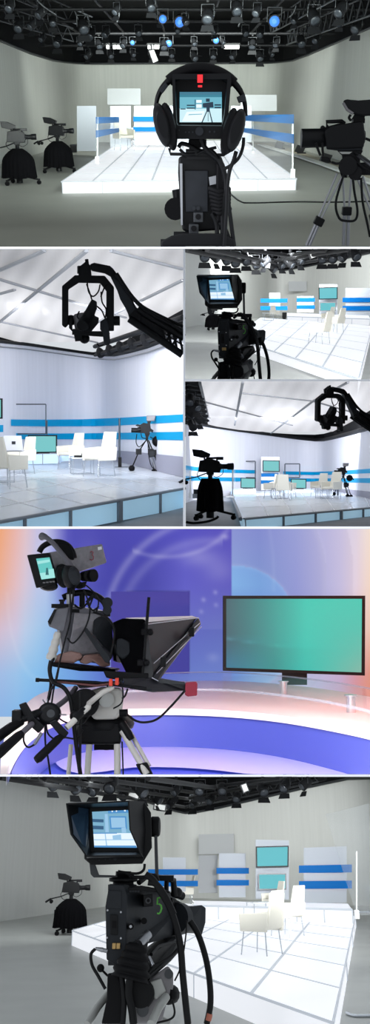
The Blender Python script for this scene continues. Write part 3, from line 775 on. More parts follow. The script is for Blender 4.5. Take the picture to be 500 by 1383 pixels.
def wall_hit(P, bs, px, py):
    best = None
    for a, b in zip(bs, bs[1:]):
        h = P.on(px, py, a, b)
        if h.y <= 0: continue
        d = (b - a); t = ((h.x - a.x) * d.x + (h.y - a.y) * d.y) / (d.x ** 2 + d.y ** 2)
        if -0.02 <= t <= 1.02: return h
        e = min(abs(t), abs(t - 1))
        if best is None or e < best[0]: best = (e, h)
    return best[1]
def interp(l, x):
    if x <= l[0][0]: return l[0][1]
    for (x0, y0), (x1, y1) in zip(l, l[1:]):
        if x <= x1: return y0 + (y1 - y0) * (x - x0) / (x1 - x0)
    return l[-1][1]
def wall_band(P, name, bs, top, bot, mt, off=.08, step=6):
    xs = []; x = top[0][0]
    while x < top[-1][0]: xs.append(x); x += step
    xs.append(top[-1][0]); fr = []; 
    for x in xs:
        a = wall_hit(P, bs, x, interp(top, x)); b = wall_hit(P, bs, x, interp(bot, x))
        k = 1 - off / a.y; fr.append((a * k, b * k))
    mb = MB(); n = len(fr)
    vs = [f[0] for f in fr] + [f[1] for f in fr] + [f[0] * (1 + off * .8 / f[0].y) for f in fr] + [f[1] * (1 + off * .8 / f[1].y) for f in fr]
    fs = []
    for i in range(n - 1):
        fs += [(i, n+i, n+i+1, i+1), (i, i+1, 2*n+i+1, 2*n+i), (n+i, 3*n+i, 3*n+i+1, n+i+1)]
    fs += [(0, 2*n, 3*n, n), (n-1, 2*n-1, 4*n-1, 3*n-1)]
    mb.add(vs, fs); return struct(P, name, mb, mt)
def glow_ceiling(P, poly, z, colf, name='ceiling', nx=60, ny=40):
    """ceiling quad (tl,tr,br,bl pixels) as a fine grid with per-vertex glow of the lamps above the diffuser"""
    c = [P.fl(x, y, z) for x, y in poly]; vs = []; cols = []
    for j in range(ny + 1):
        for i in range(nx + 1):
            p = c[0].lerp(c[1], i / nx).lerp(c[3].lerp(c[2], i / nx), j / ny)
            vs.append(p); cols.append(colf(*P.pix(p)))
    fs = [(j*(nx+1)+i, j*(nx+1)+i+1, (j+1)*(nx+1)+i+1, (j+1)*(nx+1)+i) for j in range(ny) for i in range(nx)]
    mb = MB(); mb.add(vs, fs); return struct(P, name, mb, 'ceiling_glow', colors=cols)
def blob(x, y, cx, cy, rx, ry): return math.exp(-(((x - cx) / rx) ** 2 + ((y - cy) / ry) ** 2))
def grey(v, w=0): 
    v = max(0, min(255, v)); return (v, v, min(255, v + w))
def ceiling_bars(P, z, lines, label, w=.09, group=None):
    for a, b in lines:
        p, q = P.fl(a[0], a[1], z), P.fl(b[0], b[1], z); d = (q - p).normalized(); n = V((-d.y, d.x, 0)) * w
        mb = MB().slab([p - n, q - n, q + n, p + n], [v - V((0, 0, .04)) for v in (p - n, q - n, q + n, p + n)])
        solo(P, 'ceiling_bar', mb, 'ceiling_bar', (p + q) / 2, label, 'bar', group)
def open_frame(P, x0, y0, x1, y1, Y, label, r=.02, yb=None, group=None):
    T = thing(P, 'rectangular_stand', P.at((x0 + x1) / 2, y1, Y), label, 'frame', group)
    yb = yb or y1
    for a, b in (((x0, yb), (x0, y0)), ((x1, yb), (x1, y0))): part(T, 'post', MB().tube([P.at(*a, Y), P.at(*b, Y)], r, 6), 'frame_dark')
    part(T, 'top_bar', MB().tube([P.at(x0, y0, Y), P.at(x1, y0, Y)], r, 6), 'frame_dark')
    part(T, 'bottom_bar', MB().tube([P.at(x0, y1, Y), P.at(x1, y1, Y)], r, 6), 'frame_dark')
    return T
def plinth(P, q, Y, label, n=2, dep=.5):
    c = [P.at(x, y, Y) for x, y in q]; T = thing(P, 'display_plinth', (c[2] + c[3]) / 2, label, 'plinth')
    part(T, 'body', MB().slab(c, [p + V((0, dep, 0)) for p in c]), 'plinth_blue')
    e = MB(); f = V((0, -.01, 0))
    for i in range(n + 1): e.tube([c[0].lerp(c[1], i / n) + f, c[3].lerp(c[2], i / n) + f], .015, 4)
    e.tube([c[0] + f, c[1] + f], .015, 4); part(T, 'edge_trim', e, 'board_grey')
    return T
def front_skirt(P, zt, top, bot, posts, T):
    """lit front of the stage: top edge pixels on the deck plane, bottom pixels on the same vertical plane"""
    A, B = P.fl(*top[0], zt), P.fl(*top[-1], zt)
    n_ = V((B.y - A.y, A.x - B.x, 0)).normalized() * .02
    if n_.y > 0: n_ = -n_
    up = [P.on(x, y, A, B) + n_ for x, y in top]; dn = [P.on(x, y, A, B) + n_ for x, y in bot]
    mb = MB(); mb.slab(up + dn[::-1], [p - n_ * .8 for p in up + dn[::-1]]); part(T, 'front_panel', mb, 'p2_side')
    e = MB(); e.tube([up[0] + n_, up[-1] + n_], .03, 5); part(T, 'edge_trim', e, 'p2_trim')
    for (x0, y0), (x1, y1), r in posts:
        part(T, 'front_post', MB().tube([P.on(x0, y0, A, B) + n_ * 2, P.on(x1, y1, A, B) + n_ * 2], r, 5), 'p2_trim')
    return T

P2 = Studio(575); Z2 = -1.27
pth = [(-60, 638), (0, 629), (40, 624), (80, 620.5), (110, 619), (128, 618.8), (142, 620), (156, 622.8), (175, 627.5), (200, 633.5), (225, 639.5), (247.4, 645)]
tops = [453, 460.5, 465, 471, 475.5, 478, 479.3, 479.2, 475, 468, 458, 449]
b2, t2 = cyc_wall(P2, 'wall_back', [(x, y) for x, y in pth], 'p2_wall', Z2, tops)
lo = MB(); n = len(b2); lo.add([V((p.x, p.y, -1.7)) for p in b2] + b2, [(i, i+1, i+1+n, i+n) for i in range(n-1)]); struct(P2, 'wall_lower', lo, 'p2_wall')
up = MB(); up.add(t2 + [V((p.x, p.y, 2.85)) for p in t2], [(i, i+1, i+1+n, i+n) for i in range(n-1)]); struct(P2, 'wall_upper', up, 'black_void')
solo(P2, 'cyclorama_rail', MB().tube([p * (1 - .1 / p.y) for p in t2], .06, 6), 'rig_black', t2[5], 'black curved rail along the white wall top beneath the jib camera', 'rail')
solo(P2, 'cyclorama_rail', MB().tube([p * (1 - .35 / p.y) - V((0, 0, .17)) for p in t2], .025, 6), 'steel', t2[5], 'thin bright tube just under the black curved rail in the jib studio', 'rail')
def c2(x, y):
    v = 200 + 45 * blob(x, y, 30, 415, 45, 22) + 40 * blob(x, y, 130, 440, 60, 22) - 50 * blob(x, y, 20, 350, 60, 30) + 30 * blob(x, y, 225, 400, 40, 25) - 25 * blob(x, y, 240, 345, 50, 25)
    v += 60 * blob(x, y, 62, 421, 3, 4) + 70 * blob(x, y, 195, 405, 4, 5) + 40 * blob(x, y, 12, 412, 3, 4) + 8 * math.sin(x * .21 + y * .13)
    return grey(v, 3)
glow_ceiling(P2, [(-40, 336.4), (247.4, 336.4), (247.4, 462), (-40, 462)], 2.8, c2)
ceiling_bars(P2, 2.79, [((117, 337), (-20, 450)), ((247, 377), (112, 444)), ((-20, 429), (132, 462)), ((-20, 370), (170, 428)), ((-20, 401), (20, 390)), ((60, 337), (-20, 372)), ((150, 337), (247, 362))], 'pale metal bar between the translucent ceiling panels above the jib camera', w=.032, group='ceiling bars over the jib studio')
# upper dark gantry on the right
gt = thing(P2, 'lighting_gantry', P2.at(200, 455, 22), 'dark lighting gantry between white wall and ceiling behind the jib arm', 'gantry')
gA, gB = P2.at(128, 468, 29), P2.at(247, 429, 20)
for d, r in ((V((0, 0, 0)), .07), (V((0, 0, -.28)), .05)): part(gt, 'beam', MB().tube([gA + d, gB + d], r, 6), 'rig_black')
for i in range(7):
    p = gA.lerp(gB, (i + .5) / 7) + V((0, -.1, -.14)); part(gt, 'lamp_head', MB().lathe([(.08, 0), (.13, .12), (.12, .28)], p, (.3, -.6, -.7), 10), 'rig_lamp_body')
    
dk = MB(); dc = [P2.fl(x, y, Z2) for x, y in ((-30, 617), (247.4, 617), (247.4, 659.4), (-30, 709.6))]
dk.add(dc, [(3, 2, 1, 0)])
T = thing(P2, 'stage_platform', (dc[2] + dc[3]) / 2, 'large glossy white stage floor under the jib camera, reflecting chairs', 'stage')
part(T, 'deck', dk, 'p2_deck')
g = MB(); upv = V((0, 0, .003))
def seam(P, g, a, b, z, w=.02):
    p, q = P.fl(*a, z), P.fl(*b, z); d = (q - p).normalized(); n_ = V((-d.y, d.x, 0)) * w
    g.slab([v + V((0, 0, .002)) for v in (p - n_, q - n_, q + n_, p + n_)], [v + V((0, 0, .004)) for v in (p - n_, q - n_, q + n_, p + n_)])
for a, b in (((-30, 690), (180, 650)), ((180, 650), (247, 641)), ((-30, 672), (150, 643)), ((-30, 658), (110, 638)), ((-30, 649), (90, 633)), ((160, 675), (10, 637)), ((200, 667), (50, 634)), ((235, 661), (90, 631)), ((120, 682), (-30, 645)), ((70, 691), (-30, 662)), ((247, 652), (130, 630))): seam(P2, g, a, b, Z2)
part(T, 'deck_seams', g, 'p2_seam')
front_skirt(P2, Z2, [(-30, 709.6), (120, 682.6), (247.4, 659.6)], [(-30, 711), (122, 711), (247.4, 686.4)],
            [((92, 688), (92, 711), .03), ((158, 676), (158, 704), .05), ((214, 666), (214, 693), .03), ((161, 675.5), (161, 703), .03), ((30, 699), (30, 711), .03)], T)
f = MB(); f.quad(P2.fl(60, 711, -1.66), P2.fl(247.4, 711, -1.66), P2.fl(247.4, 640, -1.66), P2.fl(60, 640, -1.66)); struct(P2, 'floor', f, 'p2_floor')
wall_band(P2, 'trim_2', b2, [(15, 566.5), (60, 566.8), (110, 566.3), (150, 564.8), (247.3, 559.5)], [(15, 575.2), (60, 575.8), (110, 575.7), (150, 575.2), (247.3, 570)], 'stripe_cyan')
wall_band(P2, 'trim_3', b2, [(22, 585), (75, 585.5), (150, 584.8), (247.3, 583)], [(22, 593.2), (75, 593.3), (150, 593.3), (247.3, 594.5)], 'stripe_cyan')
wall_band(P2, 'trim_4', b2, [(-30, 574), (4.5, 574)], [(-30, 583), (4.5, 583.5)], 'stripe_cyan')
wall_band(P2, 'trim_5', b2, [(-30, 592), (4, 592)], [(-30, 600), (4, 600)], 'stripe_cyan')
wall_band(P2, 'trim_6', b2, [(150, 608), (180, 610), (247.3, 617)], [(150, 621), (180, 628.5), (247.3, 644.8)], 'band_grey')
open_frame(P2, 21, 546, 62, 586, 30, 'thin dark rectangular frame standing above the television in the jib studio')
p_ = P2.at(161.5, 631, 27.5)
T = thing(P2, 'screen_pole', p_, 'thin dark pole standing on the glossy stage left of the tripod camera', 'pole')
part(T, 'pole', MB().cyl(p_, P2.at(161.5, 565, 27.5), .03, n=8), 'frame_dark'); part(T, 'foot', MB().box(P2.at(162, 625, 27.45), (.1, .1, .35)), 'black_plastic'); part(T, 'base_plate', MB().box(P2.at(166, 631.5, 27.4), (.5, .3, .04)), 'black_plastic')
solo(P2, 'screen_pole', MB().cyl(P2.at(63.5, 600, 29.5), P2.at(63.5, 568, 29.5), .02, n=6), 'frame_dark', P2.at(63.5, 600, 29.5), 'short dark pole just right of the thin rectangular frame', 'pole')
tv(P2, [(37.5, 587.5), (77, 587.5), (77, 611.5), (37.5, 612)], 29.1, 'teal television on a pale blue plinth at the back of the jib studio', mt='tv_teal_bright', bw=1.6,
   stand=lambda c: MB().box((c[2] + c[3]) / 2 + V((0, .06, -.04)), (.45, .12, .08)).box((c[2] + c[3]) / 2 + V((-.25, .06, -.03)), (.12, .14, .04)))
tv(P2, [(-28, 538), (3, 538), (3, 565.5), (-28, 566)], 24, 'black television cut off by the left edge of the jib studio picture', mt='tv_teal_bright', bw=1.8)
plinth(P2, [(36, 613.2), (79.5, 612.5), (79.5, 626), (36, 627)], 28.9, 'pale blue plinth carrying the television in the jib studio', 2)
plinth(P2, [(79.8, 614.5), (96, 614.5), (96, 622), (79.8, 624)], 30, 'small pale plinth to the right of the television plinth', 1)
# furniture
def C2(px, py, rz, label, sc=1.0): return chair_model(P2, P2.fl(px, py, Z2), rz, label, None, sc)
C2(95, 633, -.75, 'white armchair behind the chrome table, nearest the television', 1.06)
C2(134, 643.5, -.75, 'white armchair nearest the tripod camera, facing left', 1.12)
table_model(P2, P2.fl(111, 640.5, Z2), .25, 'chrome cube side table between two white armchairs in the jib studio', None)
solo(P2, 'table_device', MB().box(P2.fl(111, 640.5, Z2) + V((-.1, 0, .47)), (.2, .12, .05)).box(P2.fl(111, 640.5, Z2) + V((.05, 0, .5)), (.12, .08, .08)), 'black_plastic', P2.fl(111, 640.5, Z2) + V((0, 0, .43)),
     'small black device lying on the chrome table between armchairs', 'device')
C2(12, 659, 2.6, 'white armchair seen from behind at the lower left edge', 1.05)
C2(29, 640, -.7, 'white armchair hidden behind the laptop', .98)
table_model(P2, P2.fl(3, 651, Z2), .2, 'chrome cube side table at the left edge, under the laptop', None)
lo_ = P2.at(17, 609, 21.5)
T = thing(P2, 'laptop', lo_, 'open white laptop with a dark square mark on its lid', 'laptop')
part(T, 'lid', MB().slab([P2.at(x, y, 21.5) for x, y in ((5, 588.5), (29, 588.5), (31.5, 608.5), (4, 608.5))], [P2.at(x, y, 21.53) for x, y in ((5, 588.5), (29, 588.5), (31.5, 608.5), (4, 608.5))]), 'laptop_white', bev=.005)
part(T, 'lid_mark', MB().slab([P2.at(x, y, 21.49) for x, y in ((15.8, 596), (21, 596), (21, 600), (15.8, 600))], [P2.at(x, y, 21.5) for x, y in ((15.8, 596), (21, 596), (21, 600), (15.8, 600))]), 'rig_metal', label='small dark square mark')
part(T, 'keyboard', MB().box(P2.at(17, 609, 21.8), (.48, .5, .03)), 'silver_tray')

# tripod camera, lens left
Y2 = 25.0
MB.RS = .42
def D(x, y, d=0): return P2.at(125 + x / 4, 550 + y / 4, Y2 + d)
def sl(f, pts, d0, d1): return MB().slab([f(x, y, d0) for x, y in pts], [f(x, y, d1) for x, y in pts])
TC = thing(P2, 'tripod_camera', D(290, 340), 'black camera on a tripod by the blue striped wall in the jib studio', 'camera')
part(TC, 'camera_body', sl(D, [(232, 100), (240, 92), (258, 95), (275, 84), (300, 88), (312, 90), (316, 122), (308, 140), (262, 140), (258, 108)], -.12, .12), 'black_plastic')
part(TC, 'lens', MB().cyl(D(210, 124), D(262, 126), .16, n=14).cyl(D(245, 122), D(270, 120), .19, n=12), 'black_plastic')
part(TC, 'viewfinder', sl(D, [(292, 45), (343, 44), (336, 74), (292, 76)], -.12, .14), 'grey_shell', bev=.02)
part(TC, 'viewfinder_mount', sl(D, [(296, 74), (318, 74), (310, 92), (298, 92)], -.06, .06), 'black_plastic')
part(TC, 'fluid_head', sl(D, [(280, 138), (312, 140), (302, 162), (300, 182), (286, 182), (288, 162)], -.1, .1), 'black_metal')
part(TC, 'rear_connector', sl(D, [(312, 112), (330, 125), (326, 138), (310, 130)], -.08, .08), 'black_plastic')
for pts in ([(288, 180), (250, 240), (212, 330)], [(296, 182), (315, 240), (335, 348)], [(302, 178), (330, 245), (368, 352)]):
    lg = part(TC, 'leg', MB().tube([D(*p) for p in pts], .045, 6), 'black_metal')
    part(lg, 'leg_clamp', MB().box(D(*pts[1]), (.16, .12, .16)), 'black_plastic'); part(lg, 'foot', MB().ball(D(*pts[2]), .09), 'black_rubber')
part(TC, 'spreader', sl(D, [(300, 240), (332, 236), (336, 268), (305, 272)], -.1, .1), 'charcoal_shell')
hn = part(TC, 'pan_handle', MB().tube([D(310, 160), D(335, 172), D(352, 182)], .03, 6), 'black_metal')
part(hn, 'grip', MB().tube([D(362, 165), D(390, 200)], .06, 8).ball(D(352, 184), .16), 'black_rubber')
cables(TC, D, ([(240, 145), (236, 190), (252, 214), (280, 190)], [(262, 140), (270, 165), (300, 168)], [(300, 190), (304, 260), (320, 320), (350, 345)]), -.15, .03)
part(TC, 'tilted_brace', MB().tube([D(318, 270), D(342, 340)], .07, 6), 'steel')

MB.RS = 1.0
# jib arm with remote camera head (depth 8.5)
YJ = 8.5
def J(x, y, d=0): return P2.at(75 + x / 2.857, 345 + y / 2.857, YJ + d)
JB = thing(P2, 'jib_camera', J(245, 90), 'large black jib arm with hanging camera head below the lit ceiling of the jib studio', 'camera crane')
part(JB, 'yoke', sl(J, [(25, 118), (75, 76), (190, 78), (226, 122), (226, 292), (196, 292), (196, 138), (172, 108), (90, 106), (50, 132), (50, 268), (38, 280), (25, 270)], -.08, .1), 'black_metal', bev=.01)
part(JB, 'pivot_block', sl(J, [(86, 48), (118, 22), (136, 40), (140, 84), (90, 86)], -.1, .1).tube([J(120, 15), J(124, 45)], .018, 6).tube([J(100, 42), J(100, 70)], .04, 8), 'black_metal')
part(JB, 'bent_arm', sl(J, [(132, 34), (150, 28), (210, 40), (222, 50), (262, 105), (312, 200), (332, 214), (330, 262), (285, 246), (280, 226), (245, 150), (212, 82), (190, 70), (138, 60)], -.12, .12), 'black_metal', bev=.012)
part(JB, 'arm_plate', sl(J, [(222, 88), (262, 108), (308, 208), (285, 230), (250, 170)], -.14, -.12), 'charcoal_shell')
tr_ = MB()
for a, b in (((318, 206), (496, 318)), ((285, 244), (490, 384))):
    for d in (-.12, .12): tr_.tube([J(*a, d), J(*b, d)], .035, 8)
part(JB, 'truss_chord', tr_, 'black_metal')
part(JB, 'truss_plate', sl(J, [(312, 204), (405, 256), (425, 342), (285, 246)], -.10, .10), 'black_metal')
w_ = MB()
for a, b in (((405, 256), (425, 342)), ((430, 278), (448, 356)), ((425, 335), (448, 290)), ((452, 294), (470, 368)), ((448, 350), (474, 306)), ((476, 308), (492, 380)), ((420, 300), (495, 350))):
    w_.slab([J(a[0] - 4, a[1], -.1), J(a[0] + 6, a[1], -.1), J(b[0] + 6, b[1], -.1), J(b[0] - 4, b[1], -.1)], [J(a[0] - 4, a[1], .1), J(a[0] + 6, a[1], .1), J(b[0] + 6, b[1], .1), J(b[0] - 4, b[1], .1)])
part(JB, 'truss_web', w_, 'black_metal')
part(JB, 'arm_cable', MB().tube(smooth([J(235, 70, -.15), J(300, 165, -.15), (J(370, 225, -.15)), J(440, 262, -.15), J(494, 296, -.15)]), .02, 6), 'cable_black')
part(JB, 'arm_cable', MB().tube(smooth([J(300, 170, -.1), J(350, 205, -.1), (J(430, 245, -.1)), J(494, 275, -.1)]), .014, 6), 'cable_black')
MB.RS = .5
cm = part(JB, 'camera_body', sl(J, [(140, 168), (160, 178), (160, 205), (150, 232), (168, 240), (165, 262), (140, 292), (108, 300), (98, 282), (104, 232), (122, 200)], -.12, .14), 'black_plastic', bev=.01)
part(JB, 'lens', MB().cyl(J(128, 225, -.16), J(108, 262, -.22), .09, n=12).cyl(J(112, 255, -.2), J(104, 272, -.26), .11, n=12), 'black_plastic')
part(JB, 'cradle', sl(J, [(64, 288), (70, 282), (100, 292), (200, 292), (210, 300), (206, 316), (64, 306)], -.09, .09), 'black_metal')
part(JB, 'cradle_bracket', sl(J, [(52, 250), (64, 250), (66, 284), (100, 300), (106, 330), (76, 332), (70, 300), (52, 280)], -.08, .08).ball(J(60, 250), .05).ball(J(112, 320), .05), 'black_metal')
part(JB, 'motor', sl(J, [(172, 255), (196, 240), (206, 270), (212, 340), (200, 350), (186, 340), (182, 300), (172, 285)], -.1, .1), 'charcoal_shell', bev=.01)
part(JB, 'axis_knob', MB().cyl(J(224, 252), J(248, 252), .09, n=16), 'black_metal')
part(JB, 'counter_motor', MB().lathe([(.05, 0), (.07, .03), (.07, .14), (.04, .17)], J(92, 225), (.2, 0, -1), 12), 'grey_shell')
cables(JB, J, ([(122, 100), (128, 140), (145, 158), (165, 140), (172, 112)], [(175, 160), (190, 120), (200, 110)], [(176, 140), (180, 180), (196, 210), (190, 250)], [(120, 110), (134, 150), (140, 170)], [(92, 215), (84, 236), (98, 250)],
              [(158, 195), (178, 212), (190, 240)], [(186, 345), (170, 350), (160, 340)]), -.1, .014)
MB.RS = 1.0
lamp(P2, 'AREA', (-1.6, 12, 1.8), 110, (242, 246, 255), 2.4, .8, aim=(-.5, 28, .8), spread=1.1)  # unseen lamps added to brighten the white wall
lamp(P2, 'AREA', (-2.6, 20, 2.3), 270, (244, 246, 255), 4, .6, aim=(-1.5, 34, .0), spread=2.2)

# ================================================================ SET 4 (middle right): wide white studio with jib and draped camera
P4 = Studio(640); Z4 = -1.02; ZF4 = -1.27
pth = [(251, 679.5), (262, 675.5), (275, 672.8), (290, 671), (320, 668.8), (360, 667), (400, 665.8), (425, 665.6), (437, 666.2), (450, 668), (475, 674.5), (500, 682), (540, 694)]
tops = [570, 571.5, 573.5, 576, 580.5, 586, 591.5, 594, 593.8, 591, 584.5, 577, 564]
b4, t4 = cyc_wall(P4, 'wall_back', pth, 'p2_wall', ZF4, tops)
n = len(b4)
up = MB(); up.add(t4 + [V((p.x, p.y, 2.62)) for p in t4], [(i, i+1, i+1+n, i+n) for i in range(n-1)]); struct(P4, 'wall_upper', up, 'black_void')
solo(P4, 'cyclorama_rail', MB().tube([p * (1 - .2 / p.y) for p in t4], .11, 6), 'rig_black', t4[5], 'black curved rail above the wide white wall in the draped pedestal camera studio', 'rail')
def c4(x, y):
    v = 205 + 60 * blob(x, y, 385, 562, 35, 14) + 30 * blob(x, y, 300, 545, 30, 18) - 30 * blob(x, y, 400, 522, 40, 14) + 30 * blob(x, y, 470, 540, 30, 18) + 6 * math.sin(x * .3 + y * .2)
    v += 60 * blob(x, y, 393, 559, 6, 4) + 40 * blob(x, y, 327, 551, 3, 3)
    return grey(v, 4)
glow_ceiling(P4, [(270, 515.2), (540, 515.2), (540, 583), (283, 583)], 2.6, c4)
vd = MB(); vd.quad(P4.fl(250.6, 515.2, 2.62), P4.fl(300, 515.2, 2.62), P4.fl(300, 590, 2.62), P4.fl(250.6, 590, 2.62)); struct(P4, 'ceiling', vd, 'black_void')
ceiling_bars(P4, 2.58, [((328, 515.4), (317, 574)), ((423, 541), (366, 585)), ((273, 541), (395, 574)), ((325, 530), (423, 541)), ((423, 541), (475, 556)), ((270, 515.4), (283, 569)), ((423, 541), (470, 515.4))],
             'pale metal bar between translucent ceiling panels in the wide studio', w=.04, group='ceiling bars over the wide studio')
f = MB(); f.quad(P4.fl(251, 711, ZF4), P4.fl(540, 711, ZF4), P4.fl(540, 662, ZF4), P4.fl(251, 662, ZF4)); struct(P4, 'floor', f, 'p2_floor')
T = thing(P4, 'stage_platform', P4.fl(420, 690, Z4), 'glossy white stage of the wide studio with several chairs and televisions', 'stage')
dc = [P4.fl(x, y, Z4) for x, y in ((312.5, 663.5), (540, 661), (540, 682.5), (327.5, 701))]
part(T, 'deck', MB().slab(dc, [p - V((0, 0, .03)) for p in dc]), 'p2_deck')
g = MB()
for i in range(1, 8):
    a = dc[0].lerp(dc[1], i / 8); b = dc[3].lerp(dc[2], i / 8); seam(P4, g, P4.pix(a), P4.pix(b), Z4)
for i in range(1, 5):
    a = dc[0].lerp(dc[3], i / 5); b = dc[1].lerp(dc[2], i / 5); seam(P4, g, P4.pix(a), P4.pix(b), Z4)
part(T, 'deck_seams', g, 'p2_seam')
front_skirt(P4, Z4, [(327.5, 701), (540, 682.5)], [(328.5, 711), (400, 711), (540, 692.5)],
            [((328, 701), (328.5, 711), .04), ((381, 696.5), (381, 711), .035), ((424.5, 692.6), (424.5, 708.5), .04), ((459, 689.7), (459, 703.5), .06), ((489, 687), (489, 699.5), .04)], T)
A_, B_ = P4.fl(312.5, 665, Z4), P4.fl(327.5, 701, Z4)
mb = MB(); q4 = [P4.on(x, y, A_, B_) for x, y in ((312.5, 665), (327.5, 701), (328.3, 711), (325, 711), (312.5, 673))]; mb.slab(q4, [p + V((.05, 0, 0)) for p in q4]); part(T, 'side_panel', mb, 'p2_side')
e = MB().tube([q4[0] - V((.04, 0, 0)), q4[1] - V((.04, 0, 0))], .05, 5); part(T, 'edge_trim', e, 'p2_trim')
wall_band(P4, 'trim_7', b4, [(251, 628.5), (284, 633.5), (346, 635)], [(251, 634.5), (284, 638), (346, 639.5)], 'stripe_cyan')
wall_band(P4, 'trim_8', b4, [(251, 642.5), (284, 644.5), (346, 645.5)], [(251, 649), (284, 649.5), (346, 650.5)], 'stripe_cyan')
wall_band(P4, 'trim_9', b4, [(383, 636.6), (425, 637.4), (460, 636), (539, 630)], [(383, 641), (425, 641.6), (460, 641), (539, 637)], 'stripe_cyan')
wall_band(P4, 'trim_10', b4, [(390, 646), (430, 646.2), (539, 645.6)], [(390, 650.2), (430, 650.6), (539, 653.5)], 'stripe_cyan')
wall_band(P4, 'trim_11', b4, [(444, 660), (470, 660.8), (539, 668)], [(444, 668), (470, 674), (539, 693)], 'band_grey')
open_frame(P4, 320.5, 623, 345, 645, 54, 'thin frame behind the left television of the wide studio', r=.035, yb=659)
open_frame(P4, 385, 626.5, 405, 645, 54, 'thin frame behind the right television of the wide studio', r=.035)
standing_board(P4, rect(353, 617, 377.5, 662), 54, 'white board with dark blue stripes under the hanging television', 'laptop_white', stripes=[rect(353, 639.2, 376.5, 643.8), rect(352.5, 648.5, 376.5, 653.3)])
tv(P4, [(354.8, 621.3), (378, 621.8), (378, 637.5), (354.8, 637)], 53.4, 'topmost teal television, high on the white board in the wide studio', mt='tv_teal_bright', bw=1.2)
stf = lambda c: MB().box((c[2] + c[3]) / 2 + V((0, .1, -.04)), (.5, .2, .08))
tv(P4, [(325.2, 645.2), (345.2, 645.8), (345.2, 659.5), (325.2, 659.2)], 43, 'left low teal television on a plinth in the wide studio', mt='tv_teal_bright', bw=1.0, stand=stf)
tv(P4, [(393.2, 646.6), (414, 647), (414, 660), (393.2, 659.8)], 43, 'right low teal television behind the chairs in the wide studio', mt='tv_teal_bright', bw=1.0, stand=stf)
plinth(P4, [(314, 660.2), (346, 660.2), (346, 667), (314, 668)], 42.5, 'pale blue plinth under the left low television', 3, 1)
plinth(P4, [(384, 660.8), (424, 660.8), (424, 665), (384, 665.5)], 42.6, 'pale blue plinth under the right low television', 3, 1)
def C4(px, py, rz, label, sc=1.0): return chair_model(P4, P4.fl(px, py, Z4), rz, label, None, sc)
C4(368, 673, -2.3, 'white armchair at the far left of the left chair group in the wide studio', 1.0)
C4(374, 669.5, -.4, 'rear white armchair in the left chair group of the wide studio', 1.0)
C4(384, 676, 2.9, 'nearest white armchair of the left chair group in the wide studio', 1.0)
C4(391, 672, 1.3, 'rightmost white armchair of the left chair group in the wide studio', 1.0)
table_model(P4, P4.fl(378, 673.5, Z4), .2, 'small chrome table amid the left chair group of the wide studio', None)
C4(431, 670.5, -.8, 'left white armchair of the pair nearest the wall camera in the wide studio', 1.05)
C4(447.5, 674.5, -.8, 'right white armchair of the pair nearest the wall camera in the wide studio', 1.1)
table_model(P4, P4.fl(438, 673.3, Z4), .2, 'chrome cube table between the pair of chairs nearest the wall camera', None)
solo(P4, 'table_device', MB().box(P4.fl(438, 673.3, Z4) + V((0, 0, .49)), (.3, .2, .1)), 'black_plastic', P4.fl(438, 673.3, Z4), 'tiny black device on the right chrome table of the wide studio', 'device')
T = thing(P4, 'screen_pole', P4.at(456.5, 668, 42), 'thin dark pole between chairs and wall camera in the wide studio', 'pole')
part(T, 'pole', MB().cyl(P4.at(456.5, 670, 42), P4.at(456.5, 637, 42), .045, n=8), 'frame_dark')
glass_screen(P4, (251, 632), (258, 634), (258, 672), (254, 680), 26, 30, [], 'clear glass panel with grey edge at the far left of the wide studio', [(257, 635, 672)])
T = thing(P4, 'glass_screen', P4.at(315, 670, 36), 'clear glass panel with pale foot left of the stage in the wide studio', 'screen')
part(T, 'glass_sheet', MB().slab([P4.at(x, y, 36) for x, y in ((314.5, 634), (318, 635), (318, 659), (314.5, 660))], [P4.at(x, y, 36.03) for x, y in ((314.5, 634), (318, 635), (318, 659), (314.5, 660))]), 'glass_clear')
part(T, 'post', MB().cyl(P4.at(314.5, 634, 36), P4.at(314.5, 671, 36), .03, n=6), 'board_grey'); part(T, 'foot', MB().box(P4.at(311, 671, 36), (.35, .3, .06)), 'white_plastic')
# small crate by left wall
T = thing(P4, 'equipment_case', P4.at(265, 670, 27), 'small dark equipment case behind the draped camera in the wide studio', 'case')
part(T, 'case_body', MB().box(P4.at(265, 664, 27), (.16, .2, .14)), 'rig_metal'); part(T, 'pale_stand', MB().box(P4.at(265, 670, 27), (.22, .2, .14)), 'board_pale')
dup(TC, P4, P4.at(463, 668.5, 40), 0, .94 * 1.0, 'black tripod camera by the striped wall at the right of the wide studio')
dup(JB, P4, P4.at(422 + (245 / 2.857) * .55, 517 + (90 / 2.857) * .55, 15.5), 0, 1.0, 'black jib arm with hanging camera head at the top right of the wide studio')
scale_root(pedestal_camera(P4, P4.at(284, 702, 20), .05, 'black draped pedestal camera standing at the left of the wide studio', drape='coat'), .98)
cb = MB().tube(smooth([P4.at(x, y, 20) for x, y in ((251, 705), (262, 706.5), (280, 704.5), (292, 700), (295, 697))]), .03, 6)
solo(P4, 'floor_cable', cb, 'cable_black', P4.at(280, 704, 20), 'black cable looped on the floor around the draped camera base', 'cable')
